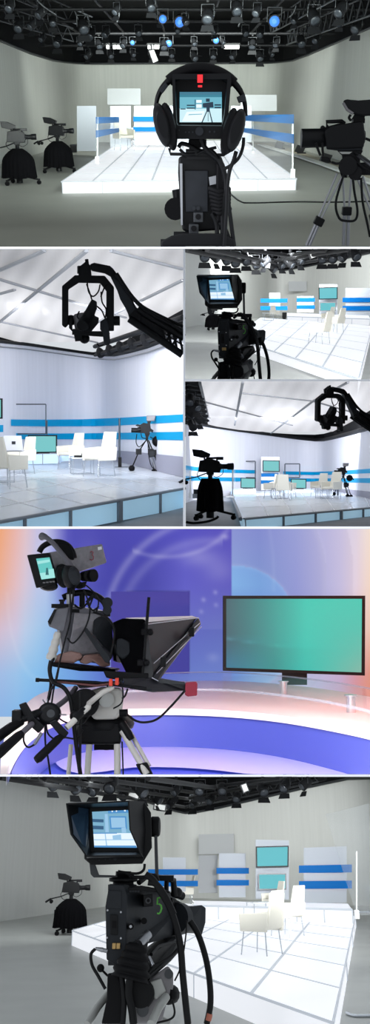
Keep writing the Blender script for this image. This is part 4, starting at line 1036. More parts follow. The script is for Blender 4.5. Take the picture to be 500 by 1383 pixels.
# dark rig upper left
for i in range(9):
    y0 = 518 + i * 6.0
    pipe(P4, P4.at(250.8, y0, 26 + i), P4.at(270 + i * 1.4, y0 + 2, 27 + i), .06, 'dark lighting pipe at the upper left corner of the wide studio', 'pipes at the upper left of the wide studio')
LW = 'dark spotlight hanging at the upper left corner of the wide studio'
for i, (x, y) in enumerate(((256, 522), (264, 530), (258, 540), (268, 548), (260, 558))):
    dup(pr, P4, P4.at(x, y, 27 + i), i * .7, 1.0, LW, 'spotlights at the upper left of the wide studio')
lamp(P4, 'AREA', (3.0, 24, 1.9), 120, (242, 246, 255), 4, 1.0, aim=(3, 46, .4), spread=1.1)  # added lamps turned away from the view, lighting the wide back wall
lamp(P4, 'AREA', (4.2, 40, 2.2), 900, (244, 246, 255), 7, .6, aim=(4.5, 56, .2), spread=2.2)
# ================================================================ SET 6 (bottom) and SET 3 (middle right, upper): camera number 5
mat('p6_wall', (188, 190, 187), 0.85, noise=0.035, nscale=1.2, streak=(6, 6, .25))
mat('p6_floor', (168, 170, 166), 0.4, noise=0.06, nscale=1.2, spec=0.35)
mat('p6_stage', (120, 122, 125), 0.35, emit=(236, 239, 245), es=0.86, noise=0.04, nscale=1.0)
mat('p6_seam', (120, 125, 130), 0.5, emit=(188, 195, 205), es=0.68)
mat('stripe_royal', (0, 86, 150), 0.5, emit=(0, 98, 180), es=0.22, spec=.1)
mat('tv_teal_soft', (5, 8, 8), 0.6, spec=.1, emit=(108, 198, 208), es=0.95)
mat('hood_painted_sheen', (30, 50, 70), 0.35, spec=0.6)  # blue sheen on the hood side is put into the base colour
mat('scr_blue', (10, 10, 12), .3, emit=(70, 140, 200), es=1.0); mat('scr_white', (10, 10, 12), .3, emit=(225, 240, 252), es=1.05)
mat('scr_pale', (10, 10, 12), .3, emit=(150, 195, 228), es=1.0); mat('scr_navy', (10, 10, 12), .3, emit=(40, 90, 130), es=.9); mat('scr_teal', (10, 10, 12), .3, emit=(120, 175, 205), es=.95)

P6 = Studio(1160); Z6 = -1.5; ZF6 = -1.8
f = MB(); f.quad(P6.fl(-70, 1400, ZF6), P6.fl(570, 1400, ZF6), P6.fl(640, 1208, ZF6), P6.fl(-150, 1208, ZF6)); struct(P6, 'floor', f, 'p6_floor')
pth = [(-60, 1256), (0, 1245), (72, 1234), (150, 1223.5), (200, 1217.5), (235, 1214.2), (250, 1213.3), (268, 1213.2), (300, 1214), (360, 1216), (420, 1219), (480, 1223), (560, 1231)]
tops = [1046.9, 1050, 1056, 1069, 1084, 1095, 1098, 1096.5, 1090.5, 1077, 1064, 1052, 1050]
b6, t6 = cyc_wall(P6, 'wall_back', pth, 'p6_wall', ZF6, tops)
def upper(P, ts, zt, rowmin):
    tp = []
    for p in ts:
        z = min(zt, P.zrow(p.x, p.y, rowmin)); tp.append(V((p.x, p.y, max(z, p.z + .01))))
    n = len(ts); up = MB(); up.add(ts + tp, [(i, i+1, i+1+n, i+n) for i in range(n-1)]); struct(P, 'wall_upper', up, 'black_void')
upper(P6, t6, 4.0, 1049.2)
c = MB(); c.quad(P6.fl(-70, 1049.3, 3.8), P6.fl(570, 1049.3, 3.8), P6.fl(570, 1100, 3.8), P6.fl(-70, 1100, 3.8)); struct(P6, 'ceiling', c, 'black_void')
solo(P6, 'cyclorama_rail', MB().tube([p * (1 - .1 / p.y) for p in t6], .06, 6), 'rig_metal', t6[6], 'dark rail along the grey wall top in the bottom studio', 'rail')
sc = [P6.fl(232, 1219, Z6), P6.fl(480, 1237, Z6), P6.fl(449, 1381, Z6), P6.fl(98, 1257, Z6)]
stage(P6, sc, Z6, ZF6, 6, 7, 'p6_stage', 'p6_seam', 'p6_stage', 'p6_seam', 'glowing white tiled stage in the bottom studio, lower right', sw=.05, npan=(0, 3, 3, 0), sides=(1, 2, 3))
def back_platform(P, fr, bk, zt, zb, label, n):
    """raised glowing step at the back: front and back edge pixels on its top"""
    a = [P.fl(x, y, zt) for x, y in fr]; b = [P.fl(x, y, zt) for x, y in bk]
    T = thing(P, 'stage_step', (a[0] + a[-1]) / 2, label, 'stage')
    mb = MB(); mb.slab([a[0], a[1], b[1], b[0]], [V((p.x, p.y, zb)) for p in (a[0], a[1], b[1], b[0])]); part(T, 'body', mb, 'p6_stage')
    e = MB(); o_ = V((0, -.02, .0)); e.tube([a[0] + o_, a[1] + o_], .035, 4)
    for i in range(n + 1):
        p = a[0].lerp(a[1], i / n) + o_; e.tube([p, V((p.x, p.y, zb))], .02, 4)
    part(T, 'edge_trim', e, 'p6_seam')
back_platform(P6, [(262, 1223), (476, 1228.5)], [(262, 1216.5), (470, 1220.5)], Z6 + .32, Z6 - .2, 'raised glowing step at the back of the bottom studio stage, below the boards', 6)
standing_board(P6, rect(345.5, 1134, 390.5, 1214, 1), 30, 'white board carrying the two teal televisions in the bottom studio', 'board_pale')
tv(P6, [(345.7, 1143.2), (390.3, 1142), (390, 1170.8), (346.2, 1171.8)], 29.6, 'upper of the two teal televisions in the bottom studio', mt='tv_teal_soft', bw=1.5)
tv(P6, [(349, 1179.8), (386.8, 1179.6), (387, 1201.6), (349.2, 1202)], 29.6, 'lower of the two teal televisions in the bottom studio', mt='tv_teal_soft', bw=1.3, frame='grey_shell')
standing_board(P6, rect(410.5, 1145, 468.5, 1221, -2), 30, 'wide pale board with royal blue stripes right of the televisions in the bottom studio', 'board_pale', stripes=[[(404, 1169), (475.5, 1167.5), (475.5, 1178.3), (404, 1179)], [(404, 1190), (475.5, 1189.3), (475.5, 1200), (404, 1200.5)]], smt='stripe_royal')
standing_board(P6, rect(296, 1152.5, 332, 1212), 32, 'pale board with blue stripes left of the televisions in the bottom studio', 'board_pale', stripes=[rect(292.5, 1172.2, 336.5, 1180), rect(292.5, 1188.4, 336.5, 1196)], smt='stripe_royal')
standing_board(P6, rect(268.5, 1155, 294, 1206), 33, 'narrow greyish board at the corner of the bottom studio wall', 'board_grey')
standing_board(P6, rect(220, 1158, 251, 1204), 33, 'leftmost pale board with blue stripes, behind the monitor bracket of camera five', 'board_pale', stripes=[rect(200, 1174, 267.5, 1181.5), rect(212, 1189.5, 267.5, 1197)], smt='stripe_royal')
standing_board(P6, rect(268.5, 1127, 316, 1154, -1), 46, 'blank grey rectangle high on the wall of the bottom studio', 'board_grey', name='wall_board')
glass_screen(P6, (440, 1100), (499, 1085), (505, 1236), (482, 1236), 24, 20, [], 'clear tall glass panel at the right edge of the bottom studio', [(482, 1150, 1238)])
def C6(px, py, rz, label, z=Z6, sc=1.0): return chair_model(P6, P6.fl(px, py, z), rz, label, None, sc)
C6(354, 1289, -2.2, 'nearest white armchair on the glowing stage of the bottom studio', sc=1.0)
C6(389, 1264, -2.3, 'second white armchair, behind the nearest one in the bottom studio', sc=.98)
C6(369, 1236, -1.2, 'farthest white armchair below the televisions in the bottom studio', sc=.9)
C6(250, 1222, -1.4, 'ivory armchair at the back left of the stage, right of camera five', sc=.95)
table_model(P6, P6.fl(352, 1243, Z6), .3, 'low white table between far chairs of the bottom studio', None)
for x, y, lb in ((488, 1232, 'upper bent chrome base bar at the right edge of the bottom studio'), (486, 1372, 'lower bent chrome base bar in the bottom right corner')):
    p = P6.fl(x, y, ZF6 + .02)
    k = p.y / 20
    solo(P6, 'floor_bracket', MB().tube(smooth([p + V(q) * k for q in ((.5, .1, 0), (.05, .0, 0), (-.12, .05, 0), (-.2, .35, 0))]), .03 * k, 8), 'chrome', p, lb, 'stand')
scale_root(pedestal_camera(P6, P6.fl(94, 1262, ZF6), .1, 'black draped pedestal camera by the left wall of the bottom studio'), .9)
p = P6.fl(77, 1246, ZF6)
T = thing(P6, 'equipment_case', p, 'small dark case left of the draped camera in the bottom studio', 'case')
part(T, 'case_body', MB().box(p + V((0, .2, .2)), (.22, .3, .3)), 'rig_metal', bev=.01); part(T, 'handle', MB().tube([p + V((-.07, .2, .35)), p + V((-.07, .2, .42)), p + V((.07, .2, .42)), p + V((.07, .2, .35))], .012, 6), 'black_metal')

def rig_clutter(P, proto, spots, label, group, rz=0.0):
    for x, y, Y, s in spots:
        dup(proto, P, P.at(x, y, Y) + V((0, 0, .3 * s)), rz + random.uniform(-1.2, 1.2), s, label, group)
PG = 'pipes in the dark grid of the bottom studio'
for i, (a, b) in enumerate((((0, 1050, 20), (250, 1090, 38)), ((60, 1051, 20), (262, 1080, 38)), ((120, 1050, 20), (272, 1072, 36)), ((250, 1090, 38), (440, 1052, 30)), ((256, 1078, 36), (400, 1052, 28)),
                             ((200, 1051, 18), (290, 1064, 30)), ((262, 1066, 33), (380, 1051, 26)))):
    pipe(P6, P6.at(*a), P6.at(*b), .06, 'dark lighting pipe in the black grid of the bottom studio', PG)
truss(P6, P6.at(20, 1053, 22), P6.at(236, 1090, 36), .35, 'dark metal truss along the top of the left wall in the bottom studio')
truss(P6, P6.at(256, 1091, 36), P6.at(430, 1056, 29), .35, 'dark metal truss along the top of the right wall in the bottom studio')
LB = 'black spotlight hanging in the dark grid of the bottom studio'; GB = 'spotlights in the dark grid of the bottom studio'
rig_clutter(P6, pr, [(70, 1051, 24, 1), (100, 1055, 25, 1.1), (128, 1058, 26, 1.1), (150, 1053, 22, 1), (168, 1066, 30, 1.1), (190, 1060, 27, 1.2), (212, 1072, 33, 1.2), (230, 1080, 35, 1.1), (238, 1062, 30, 1), (262, 1080, 36, 1.1),
                        (285, 1074, 34, 1.1), (300, 1060, 30, 1), (355, 1061, 30, 1.1), (385, 1056, 28, 1), (412, 1053, 28, 1), (270, 1060, 28, 1), (320, 1072, 33, 1)], LB, GB)
def long_lamp(P, x, y, Y, lx, ang, label, mt='lamp_dim', group=None):
    o = P.at(x, y, Y); T = thing(P, 'flood_light', o, label, 'light', group); k = Y / F; R = Matrix.Rotation(ang, 3, 'Y')
    part(T, 'housing', MB().box(o + V((0, .12, 0)), (lx * k, .2, 9 * k), R), 'rig_metal', bev=.01)
    part(T, 'glowing_front', MB().box(o, (lx * k * .8, .04, 6 * k), R), mt)
    part(T, 'bracket', MB().tube([o + V((0, .15, 0)), o + V((0, .15, 10 * k))], .02, 6), 'rig_black')
    return T
long_lamp(P6, 216, 1090, 33, 17, .15, 'pale rectangular flood light above the monitor knob of camera five')
long_lamp(P6, 128, 1061, 26, 20, .3, 'long dim flood light over the left wall of the bottom studio')
long_lamp(P6, 180, 1073, 30, 18, .3, 'long dim flood light above the monitor of camera five')
long_lamp(P6, 331, 1064, 28, 11, 1.2, 'tilted pale flood light hanging right of the grid centre in the bottom studio')

# ---- camera number 5 (authored at depth 3.6)
MB.RS = .72
Y6 = 3.6
def Z1(x, y, d=0): return P6.at(80 + x / 3.3333, 1070 + y / 3.3333, Y6 + d)
def Zb(x, y, d=0): return P6.at(110 + x / 2.7777, 1170 + y / 2.7777, Y6 + d)
def sl2(f, pts, d0, d1, sx=0, sy=0, k=1.0):
    """slab whose back outline is shifted by (sx, sy) and scaled by k about its centre"""
    cx = sum(p[0] for p in pts) / len(pts); cy = sum(p[1] for p in pts) / len(pts)
    return MB().slab([f(x, y, d0) for x, y in pts], [f(cx + (x - cx) * k + sx, cy + (y - cy) * k + sy, d1) for x, y in pts])
K = thing(P6, 'studio_camera', Zb(200, 592, .1), 'large black studio camera with a green number 5 in the bottom studio, its monitor lit', 'camera')
mon = part(K, 'viewfinder_monitor', sl2(Z1, [(118, 60), (310, 44), (384, 44), (414, 92), (418, 250), (376, 320), (142, 326), (112, 300)], .02, .17, 6, 4, .93), 'black_plastic', bev=.004)
hood = MB()
rim = [(30, 50), (315, 37), (322, 168), (374, 288), (122, 292), (50, 190)]
inn = [(138, 72), (322, 66), (350, 168), (370, 268), (142, 268), (136, 190)]
outb = [(60, 44), (384, 42), (392, 168), (384, 300), (128, 300), (112, 190)]
n = 6; dr, di, do_ = -.10, .012, .025
def rg(pts, d, k=1.0): return [Z1(x, y, d) for x, y in pts]
rin = [(38, 57), (309, 44), (316, 168), (366, 281), (125, 285), (57, 188)]
vs = rg(rim, dr) + rg(rin, dr) + rg(inn, di) + rg(outb, do_)
fs = []
for i in range(n):
    j = (i + 1) % n
    fs += [(i, j, n + j, n + i), (n + i, n + j, 2*n + j, 2*n + i), (i, 3*n + i, 3*n + j, j)]
hood.add(vs, fs)
hd = part(mon, 'sun_hood', hood, 'black_plastic')
part(mon, 'hood_lining', MB().slab([Z1(x, y, d) for x, y, d in ((39, 60, -.095), (132, 75, .0), (132, 255, .0), (118, 268, -.08), (60, 190, -.095))], [Z1(x - 2, y, d + .002) for x, y, d in ((39, 60, -.095), (132, 75, .0), (132, 255, .0), (118, 268, -.08), (60, 190, -.095))]), 'hood_painted_sheen', label='hood side with a painted blue sheen')
part(mon, 'screen_surround', MB().quad(Z1(120, 62, .013), Z1(380, 55, .013), Z1(380, 300, .013), Z1(120, 300, .013)), 'black_plastic')
def Q(pts): return pts
scr6 = [('scr_teal', [(148, 88), (310, 80), (350, 250), (158, 248)]), ('scr_white', [(154, 184), (335, 184), (350, 250), (158, 246)]), ('scr_navy', [(150, 120), (200, 122), (200, 136), (150, 134)]), ('scr_navy', [(152, 150), (200, 152), (200, 168), (153, 166)]),
        ('scr_blue', [(220, 84), (310, 80), (312, 92), (220, 96)]), ('scr_blue', [(225, 108), (302, 108), (306, 165), (230, 166)]), ('scr_pale', [(232, 114), (296, 114), (299, 158), (236, 160)]), ('scr_pale', [(205, 98), (218, 98), (224, 180), (208, 180)]),
        ('scr_blue', [(154, 182), (260, 182), (260, 186), (154, 187)]), ('scr_pale', [(240, 195), (278, 190), (280, 215), (242, 214)]), ('scr_pale', [(280, 160), (300, 158), (302, 182), (282, 182)]), ('scr_pale', [(205, 186), (209, 186), (216, 240), (211, 240)]),
        ('scr_pale', [(156, 212), (340, 212), (341, 215), (157, 216)]), ('scr_white', R4(236, 83, 242, 89)), ('scr_white', R4(255, 82, 261, 88)), ('scr_white', R4(292, 80, 300, 86)), ('scr_blue', [(158, 240), (346, 240), (350, 250), (158, 248)])]
part(mon, 'screen', pic(.010, scr6, Z1, .0006), 'scr_teal')
kb = MB()
for x, y in ((208, 302), (228, 300), (180, 306)): kb.cyl(Z1(x, y, -.002), Z1(x, y, .02), .004, n=8)
kb.cyl(Z1(252, 300, -.004), Z1(252, 300, .02), .009)
part(mon, 'control_knob', kb, 'charcoal_shell')
part(mon, 'bezel_lip', MB().slab([Z1(x, y, .0) for x, y in ((112, 290), (384, 286), (376, 322), (142, 328))], [Z1(x, y, .03) for x, y in ((112, 290), (384, 286), (376, 322), (142, 328))]), 'black_plastic', bev=.003)
part(mon, 'tilt_knob', MB().lathe([(.034, 0), (.038, .004), (.038, .028), (.032, .034)], Z1(414, 155, .09), (1, -.1, 0), 18), 'black_rubber')
part(mon, 'knob_cap', MB().cyl(Z1(400, 155, .09), Z1(416, 155, .09), .02), 'charcoal_shell')
br = MB()
br.slab([Z1(x, y, .07) for x, y in ((428, 190), (442, 190), (448, 380), (432, 380))], [Z1(x, y, .10) for x, y in ((428, 190), (442, 190), (448, 380), (432, 380))])
br.slab([Z1(x, y, .07) for x, y in ((136, 318), (160, 316), (180, 372), (250, 374), (250, 384), (155, 384), (142, 370))], [Z1(x, y, .09) for x, y in ((136, 318), (160, 316), (180, 372), (250, 374), (250, 384), (155, 384), (142, 370))])
br.slab([Z1(x, y, .07) for x, y in ((250, 374), (440, 374), (448, 384), (250, 384))], [Z1(x, y, .10) for x, y in ((250, 374), (440, 374), (448, 384), (250, 384))])
part(K, 'monitor_bracket', br, 'rig_metal', bev=.002)
part(K, 'swivel_mount', MB().lathe([(.052, 0), (.052, .012), (.04, .014), (.04, .022), (.055, .024), (.055, .036), (.03, .04), (.03, .06)], Z1(288, 432, .09), (0, 0, 1), 20), 'black_metal')
# body
body = sl2(Zb, [(104, 66), (160, 70), (172, 110), (168, 300), (160, 372), (134, 374), (94, 350), (90, 150)], 0, .05, 4, 0)
bd = part(K, 'camera_body', body, 'charcoal_shell', bev=.004)
side = MB()
fr_ = [(160, 68), (172, 110), (170, 290), (160, 370)]
side.slab([Zb(160, 68, .01), Zb(172, 100, .01), Zb(170, 300, .01), Zb(160, 372, .01), Zb(235, 372, .08), Zb(250, 290, .1), Zb(340, 262, .4), Zb(372, 240, .48), Zb(376, 150, .5), Zb(330, 92, .42), Zb(250, 76, .2)],
          [Zb(100, 68, .05), Zb(100, 100, .05), Zb(100, 300, .05), Zb(100, 372, .05), Zb(160, 372, .12), Zb(180, 290, .2), Zb(280, 262, .5), Zb(300, 240, .55), Zb(310, 150, .55), Zb(270, 92, .5), Zb(190, 76, .25)])
part(bd, 'side_shell', side, 'charcoal_shell')
part(bd, 'rear_panel', sl2(Zb, [(108, 180), (136, 182), (136, 258), (110, 256)], -.008, .004), 'black_plastic', bev=.002)
part(bd, 'rear_recess', sl2(Zb, [(100, 90), (150, 92), (150, 160), (98, 158)], -.004, .004), 'charcoal_shell', bev=.002)
sw = MB().slab([Zb(x, y, -.012) for x, y in ((116, 205), (130, 205), (130, 232), (116, 232))], [Zb(x, y, -.006) for x, y in ((116, 205), (130, 205), (130, 232), (116, 232))]); part(bd, 'power_switch', sw, 'black_rubber')
for x in (123, 139): part(bd, 'fuse_cap', MB().box(Zb(x, 299, -.008), (.014, .012, .020)), 'brass', bev=.002, label='brass coloured cap')
for x, y in ((148, 172), (98, 165), (148, 270), (96, 268)): part(bd, 'screw', MB().cyl(Zb(x, y, -.008), Zb(x, y, 0), .005, n=10), 'steel')
part(bd, 'dial', MB().cyl(Zb(186, 226, -.01), Zb(186, 226, .03), .015), 'black_rubber')
part(bd, 'dial_cap', MB().cyl(Zb(185, 226, -.014), Zb(185, 226, -.008), .007), 'steel')
part(bd, 'dial', MB().cyl(Zb(235, 205, .08), Zb(235, 205, .13), .016), 'black_rubber')
rc = part(bd, 'socket_plate', sl2(Zb, [(232, 108), (268, 104), (270, 150), (234, 153)], .04, .16), 'black_plastic', bev=.003)
part(rc, 'ring', MB().cyl(Zb(251, 129, .03), Zb(251, 129, .06), .015), 'rig_metal'); part(rc, 'hole', MB().cyl(Zb(251, 129, .025), Zb(251, 129, .04), .008), 'black_rubber')
# number 5 painted on the side
def stroke(pts, w, d, f, mt, T, name):
    P_ = [V((x, y)) for x, y in pts]; mb = MB(); L = []; R = []
    for i, p in enumerate(P_):
        t = (P_[min(i+1, len(P_)-1)] - P_[max(i-1, 0)]).normalized(); n_ = V((-t.y, t.x)) * w / 2; L.append(p + n_); R.append(p - n_)
    for i in range(len(P_) - 1):
        q = [L[i], L[i+1], R[i+1], R[i]]; mb.slab([f(a.x, a.y, d) for a in q], [f(a.x, a.y, d + .006) for a in q])
    return part(T, name, mb, mt)
stroke([(300, 117), (286, 119), (285, 143), (292, 141), (299, 147), (301, 158), (297, 171), (291, 178), (284, 176)], 6.5, .17, Zb, 'green_paint', bd, 'number_five')
part(K, 'top_rail', sl2(Zb, [(160, 82), (225, 72), (330, 92), (335, 102), (228, 92), (168, 104)], .03, .3), 'black_plastic', bev=.003)
bt_ = MB()
for i in range(4): bt_.box(Zb(184 + i * 10, 94, .02), (.008, .01, .006))
part(K, 'button_row', bt_, 'charcoal_shell')
part(K, 'top_handle', MB().tube([Zb(318, 100, .3), Zb(320, 45, .3), Zb(250, 34, .15), Zb(215, 62, .1)], .014, 8).tube([Zb(330, 48, .32), Zb(345, 52, .36), Zb(350, 110, .38)], .018, 8).box(Zb(300, 44, .25), (.10, .1, .02)), 'black_metal')
part(K, 'handle_grip', MB().tube([Zb(345, 100, .38), Zb(380, 112, .42)], .022, 10).ball(Zb(360, 100, .4), .022), 'black_plastic')
part(K, 'lens_barrel', MB().slab([Zb(340, 118, .4), Zb(400, 148, .5), Zb(400, 235, .5), Zb(352, 262, .4)], [Zb(300, 118, .5), Zb(380, 148, .62), Zb(380, 235, .62), Zb(310, 262, .5)]).cyl(Zb(330, 195, .45), Zb(420, 200, .62), .075, n=20), 'black_plastic')
part(K, 'lens_hood', MB().slab([Zb(395, 152, .5), Zb(452, 146, .56), Zb(467, 156, .58), Zb(466, 210, .58), Zb(452, 258, .56), Zb(440, 258, .55), Zb(412, 205, .5)], [Zb(385, 152, .6), Zb(445, 146, .7), Zb(460, 156, .72), Zb(460, 210, .72), Zb(445, 258, .7), Zb(430, 258, .68), Zb(402, 205, .62)]), 'charcoal_shell', bev=.004)
part(K, 'lens_ring', MB().cyl(Zb(352, 195, .42), Zb(372, 197, .46), .085, n=20), 'charcoal_shell')
part(K, 'shoulder_plate', MB().slab([Zb(x, y, d) for x, y, d in ((235, 380, .02), (262, 330, .06), (340, 270, .3), (372, 262, .36), (385, 300, .36), (330, 345, .2), (240, 432, .02), (225, 430, 0))],
                                [Zb(x, y, d) for x, y, d in ((180, 380, .12), (210, 330, .2), (290, 270, .5), (320, 262, .55), (330, 300, .55), (280, 345, .4), (190, 432, .15), (180, 430, .1))]), 'black_plastic')
part(K, 'shoulder_strut', MB().tube([Zb(262, 330, .0), Zb(288, 300, .08), Zb(350, 285, .22)], .009, 8).tube([Zb(250, 420, -.02), Zb(330, 350, .15), (Zb(370, 305, .25))], .011, 8), 'black_metal')
# connector with ribbed boot
part(K, 'metal_plug', MB().cyl(Zb(250, 255, .03), Zb(215, 292, -.02), .024, n=18).cyl(Zb(238, 268, .015), Zb(232, 274, .007), .027, n=18), 'steel')
bt_ = MB(); pr_ = []
a_, b_ = Zb(212, 292, -.03), Zb(182, 425, -.05)
L_ = (b_ - a_).length; m_ = 40
for i in range(m_ + 1):
    t = i / m_; pr_.append(((.032 + .028 * min(1, t * 1.3)) * (1 + .16 * abs(math.sin(t * PI * 4.5))) , t * L_))
bt_.lathe(pr_, a_, b_ - a_, 20); part(K, 'ribbed_boot', bt_, 'black_rubber')
part(K, 'boot_cable', MB().tube(smooth([Zb(182, 420, -.05), Zb(178, 480, -.04), Zb(190, 540, -.03), Zb(196, 592, -.03)]), .019, 10), 'cable_black')
part(K, 'small_plug', MB().cyl(Zb(252, 340, -.02), Zb(268, 372, -.03), .010, n=10), 'steel')
part(K, 'side_plug', MB().cyl(Zb(96, 318, -.01), Zb(80, 314, -.015), .010, n=10).cyl(Zb(80, 314, -.015), Zb(52, 308, -.02), .012, r2=.007, n=10), 'steel')
# fluid head
part(K, 'fluid_head', MB().slab([Zb(x, y, .04) for x, y in ((190, 440), (240, 432), (325, 372), (345, 400), (345, 470), (318, 520), (300, 592), (205, 592), (192, 520))], [Zb(x, y, .26) for x, y in ((190, 440), (240, 432), (325, 372), (345, 400), (345, 470), (318, 520), (300, 592), (205, 592), (192, 520))]), 'grey_shell', bev=.008)
part(K, 'head_disc', MB().lathe([(.045, 0), (.05, .01), (.05, .04)], Zb(222, 480, .0), (0, 1, 0), 22), 'black_metal')
part(K, 'head_cover', MB().slab([Zb(x, y, .02) for x, y in ((232, 440), (300, 420), (318, 470), (280, 500), (248, 470))], [Zb(x, y, .05) for x, y in ((232, 440), (300, 420), (318, 470), (280, 500), (248, 470))]), 'light_alloy', bev=.004)
part(K, 'side_knob', MB().lathe([(.022, 0), (.032, .01), (.034, .05), (.026, .06)], Zb(345, 480, .1), (-.5, -1, .1), 12), 'black_rubber')
part(K, 'front_disc', MB().cyl(Zb(328, 404, .03), Zb(328, 404, .06), .022, n=18), 'rig_metal'); part(K, 'front_disc', MB().cyl(Zb(230, 540, .0), Zb(230, 540, .05), .03), 'rig_metal')
part(K, 'red_button', MB().box(Zb(217, 524, .02), (.03, .02, .012)), 'red_plastic', label='small dull red plate')
part(K, 'pan_bar', MB().tube([Zb(318, 490, .02), Zb(290, 530, -.05), Zb(262, 592, -.12)], .021, 12), 'light_alloy')
part(K, 'tripod_leg', MB().tube([Zb(100, 480, .1), Zb(60, 530, .06), Zb(22, 592, .0)], .019, 10), 'light_alloy')
part(K, 'tripod_leg', MB().tube([Zb(250, 560, .2), Zb(290, 575, .2), Zb(330, 592, .2)], .02, 10), 'light_alloy')
part(K, 'bundle', MB().slab([Zb(x, y, -.01) for x, y in ((98, 402), (136, 396), (150, 440), (165, 592), (75, 592), (95, 500))], [Zb(x, y, .1) for x, y in ((98, 402), (136, 396), (150, 440), (165, 592), (75, 592), (95, 500))]), 'black_rubber', bev=.006)
part(K, 'lever', MB().tube([Zb(72, 384, 0), Zb(98, 410, .02)], .006, 8).ball(Zb(72, 382, 0), .014), 'black_rubber')
cables(K, Zb, ((((240, 30), (270, 52), (300, 100), (330, 150), (355, 220), (372, 300), (380, 400), (390, 500), (400, 592)), .017),
               (((250, 60), (285, 70), (320, 120), (348, 180)), .015),
               (((52, 310), (36, 330), (40, 370), (62, 410), (90, 460)), .008),
               (((270, 372), (300, 360), (345, 330), (375, 300)), .005), (((340, 500), (350, 550), (330, 575), (260, 592)), .005),
               (((395, 205), (392, 260), (375, 370), (350, 430)), .004), (((150, 400), (160, 500), (155, 592)), .014)), -.03)
cables(K, Z1, ((((385, 322), (380, 350), (352, 366), (300, 362), (265, 356)), .007), (((300, 365), (360, 385), (430, 372), (448, 400)), .007)), .05)
part(K, 'lens_cable', MB().tube(smooth([Zb(x, y, .35) for x, y in ((408, 205), (440, 260), (468, 350), (482, 440), (484, 520), (470, 592))]), .017, 10), 'cable_black')
part(K, 'cable_band', MB().cyl(Zb(481, 552, .35), Zb(475, 578, .35), .0185, n=12), 'copper_band', label='copper coloured tape rings on the cable')

MB.RS = 1.0
# ================================================================ SET 3
P3 = Studio(398); Z3 = -1.5; ZF3 = -1.8
f = MB(); f.quad(P3.fl(250.4, 512.2, ZF3), P3.fl(570, 512.2, ZF3), P3.fl(570, 420, ZF3), P3.fl(250.4, 420, ZF3)); struct(P3, 'floor', f, 'p6_floor')
pth = [(250.4, 442), (290, 436.3), (330, 430.6), (360, 427.2), (372, 426.2), (385, 426), (420, 427.2), (460, 429.5), (500, 432), (560, 437)]
tops = [337.6, 344, 352.5, 361, 364.5, 365, 358.5, 350, 341, 337]
b3, t3 = cyc_wall(P3, 'wall_back', pth, 'p6_wall', ZF3, tops)
upper(P3, t3, 4.2, 336.4)
c = MB(); c.quad(P3.fl(250.4, 336.6, 3.8), P3.fl(570, 336.6, 3.8), P3.fl(570, 370, 3.8), P3.fl(250.4, 370, 3.8)); struct(P3, 'ceiling', c, 'black_void')
solo(P3, 'cyclorama_rail', MB().tube([p * (1 - .1 / p.y) for p in t3], .06, 6), 'rig_metal', t3[4], 'dark rail along the grey wall top in the small upper right studio', 'rail')
sc = [P3.fl(352, 429, Z3), P3.fl(503, 440, Z3), P3.fl(484, 512.0, Z3), P3.fl(312, 456, Z3)]
T3 = stage(P3, sc, Z3, ZF3, 6, 7, 'p6_stage', 'p6_seam', 'p6_stage', 'p6_seam', 'glowing white tiled stage in the small studio beside camera five', sw=.05, npan=(0, 0, 0, 0), sides=(1,))
def front_white(P, zt, top, bot, label):
    A, B = P.fl(*top[0], zt), P.fl(*top[-1], zt); up = [P.on(x, y, A, B) for x, y in top]; dn = [P.on(x, y, A, B) for x, y in bot]
    q = up + dn[::-1]; part(T3, 'front_panel', MB().slab(q, [p + V((0, .02, 0)) for p in q]), 'p6_stage')
    part(T3, 'edge_trim', MB().tube([p - V((0, .03, 0)) for p in (up[0], up[-1])], .025, 4), 'p6_seam')
front_white(P3, Z3, [(312, 456), (484, 512)], [(312, 466.5), (440, 512), (484, 512.1)], '')
back_platform(P3, [(388, 427.5), (500, 431)], [(388, 422.5), (498, 426)], Z3 + .22, Z3 - .1, 'raised glowing step at the back of the small studio beside camera five', 5)
standing_board(P3, rect(431.5, 384, 456, 428), 60, 'white board behind both small teal televisions beside camera five', 'board_pale')
tv(P3, [(430.6, 388.3), (456.3, 387.3), (456.3, 404), (430.8, 404.6)], 59.5, 'upper teal television in the small studio beside camera five', mt='tv_teal_soft', bw=1.1)
tv(P3, [(432, 408.3), (454, 408), (454, 419.8), (432.2, 420.4)], 59.5, 'lower teal television in the small studio beside camera five', mt='tv_teal_soft', bw=.9, frame='grey_shell')
standing_board(P3, rect(467, 389, 520, 428), 60, 'pale board with royal blue stripes at the right edge of the small studio', 'board_pale', stripes=[rect(463, 402, 520, 408.3), rect(463, 413.2, 520, 419.5)], smt='stripe_royal')
standing_board(P3, rect(401.5, 400, 424, 422), 63, 'pale board with blue stripes left of the small studio televisions', 'board_pale', stripes=[rect(401, 402.2, 425.5, 407.6), rect(401, 412.2, 425.5, 417)], smt='stripe_royal')
standing_board(P3, rect(364, 395.5, 378.5, 417), 63, 'leftmost pale board with long blue stripes in the small studio', 'board_pale', stripes=[rect(352, 403.2, 388.5, 408.6), rect(352, 413.4, 388.5, 418.8)], smt='stripe_royal')
standing_board(P3, rect(390, 380, 414.5, 393.5), 78, 'blank grey rectangle high on the wall of the small studio', 'board_grey', name='wall_board')
def C3(px, py, rz, label, sc=1.0): return chair_model(P3, P3.fl(px, py, Z3), rz, label, None, sc)
C3(431, 464, -2.2, 'nearest white armchair on the glowing stage beside camera five in the small studio', 1.0)
C3(453, 449, -2.3, 'second white armchair behind the nearest one in the small studio', .98)
C3(442, 439, -1.2, 'farthest white armchair below the small studio televisions', .9)
C3(371, 431.5, 2.6, 'small white armchair at the back left of the small studio stage', .85)
p = P3.fl(362, 433, Z3)
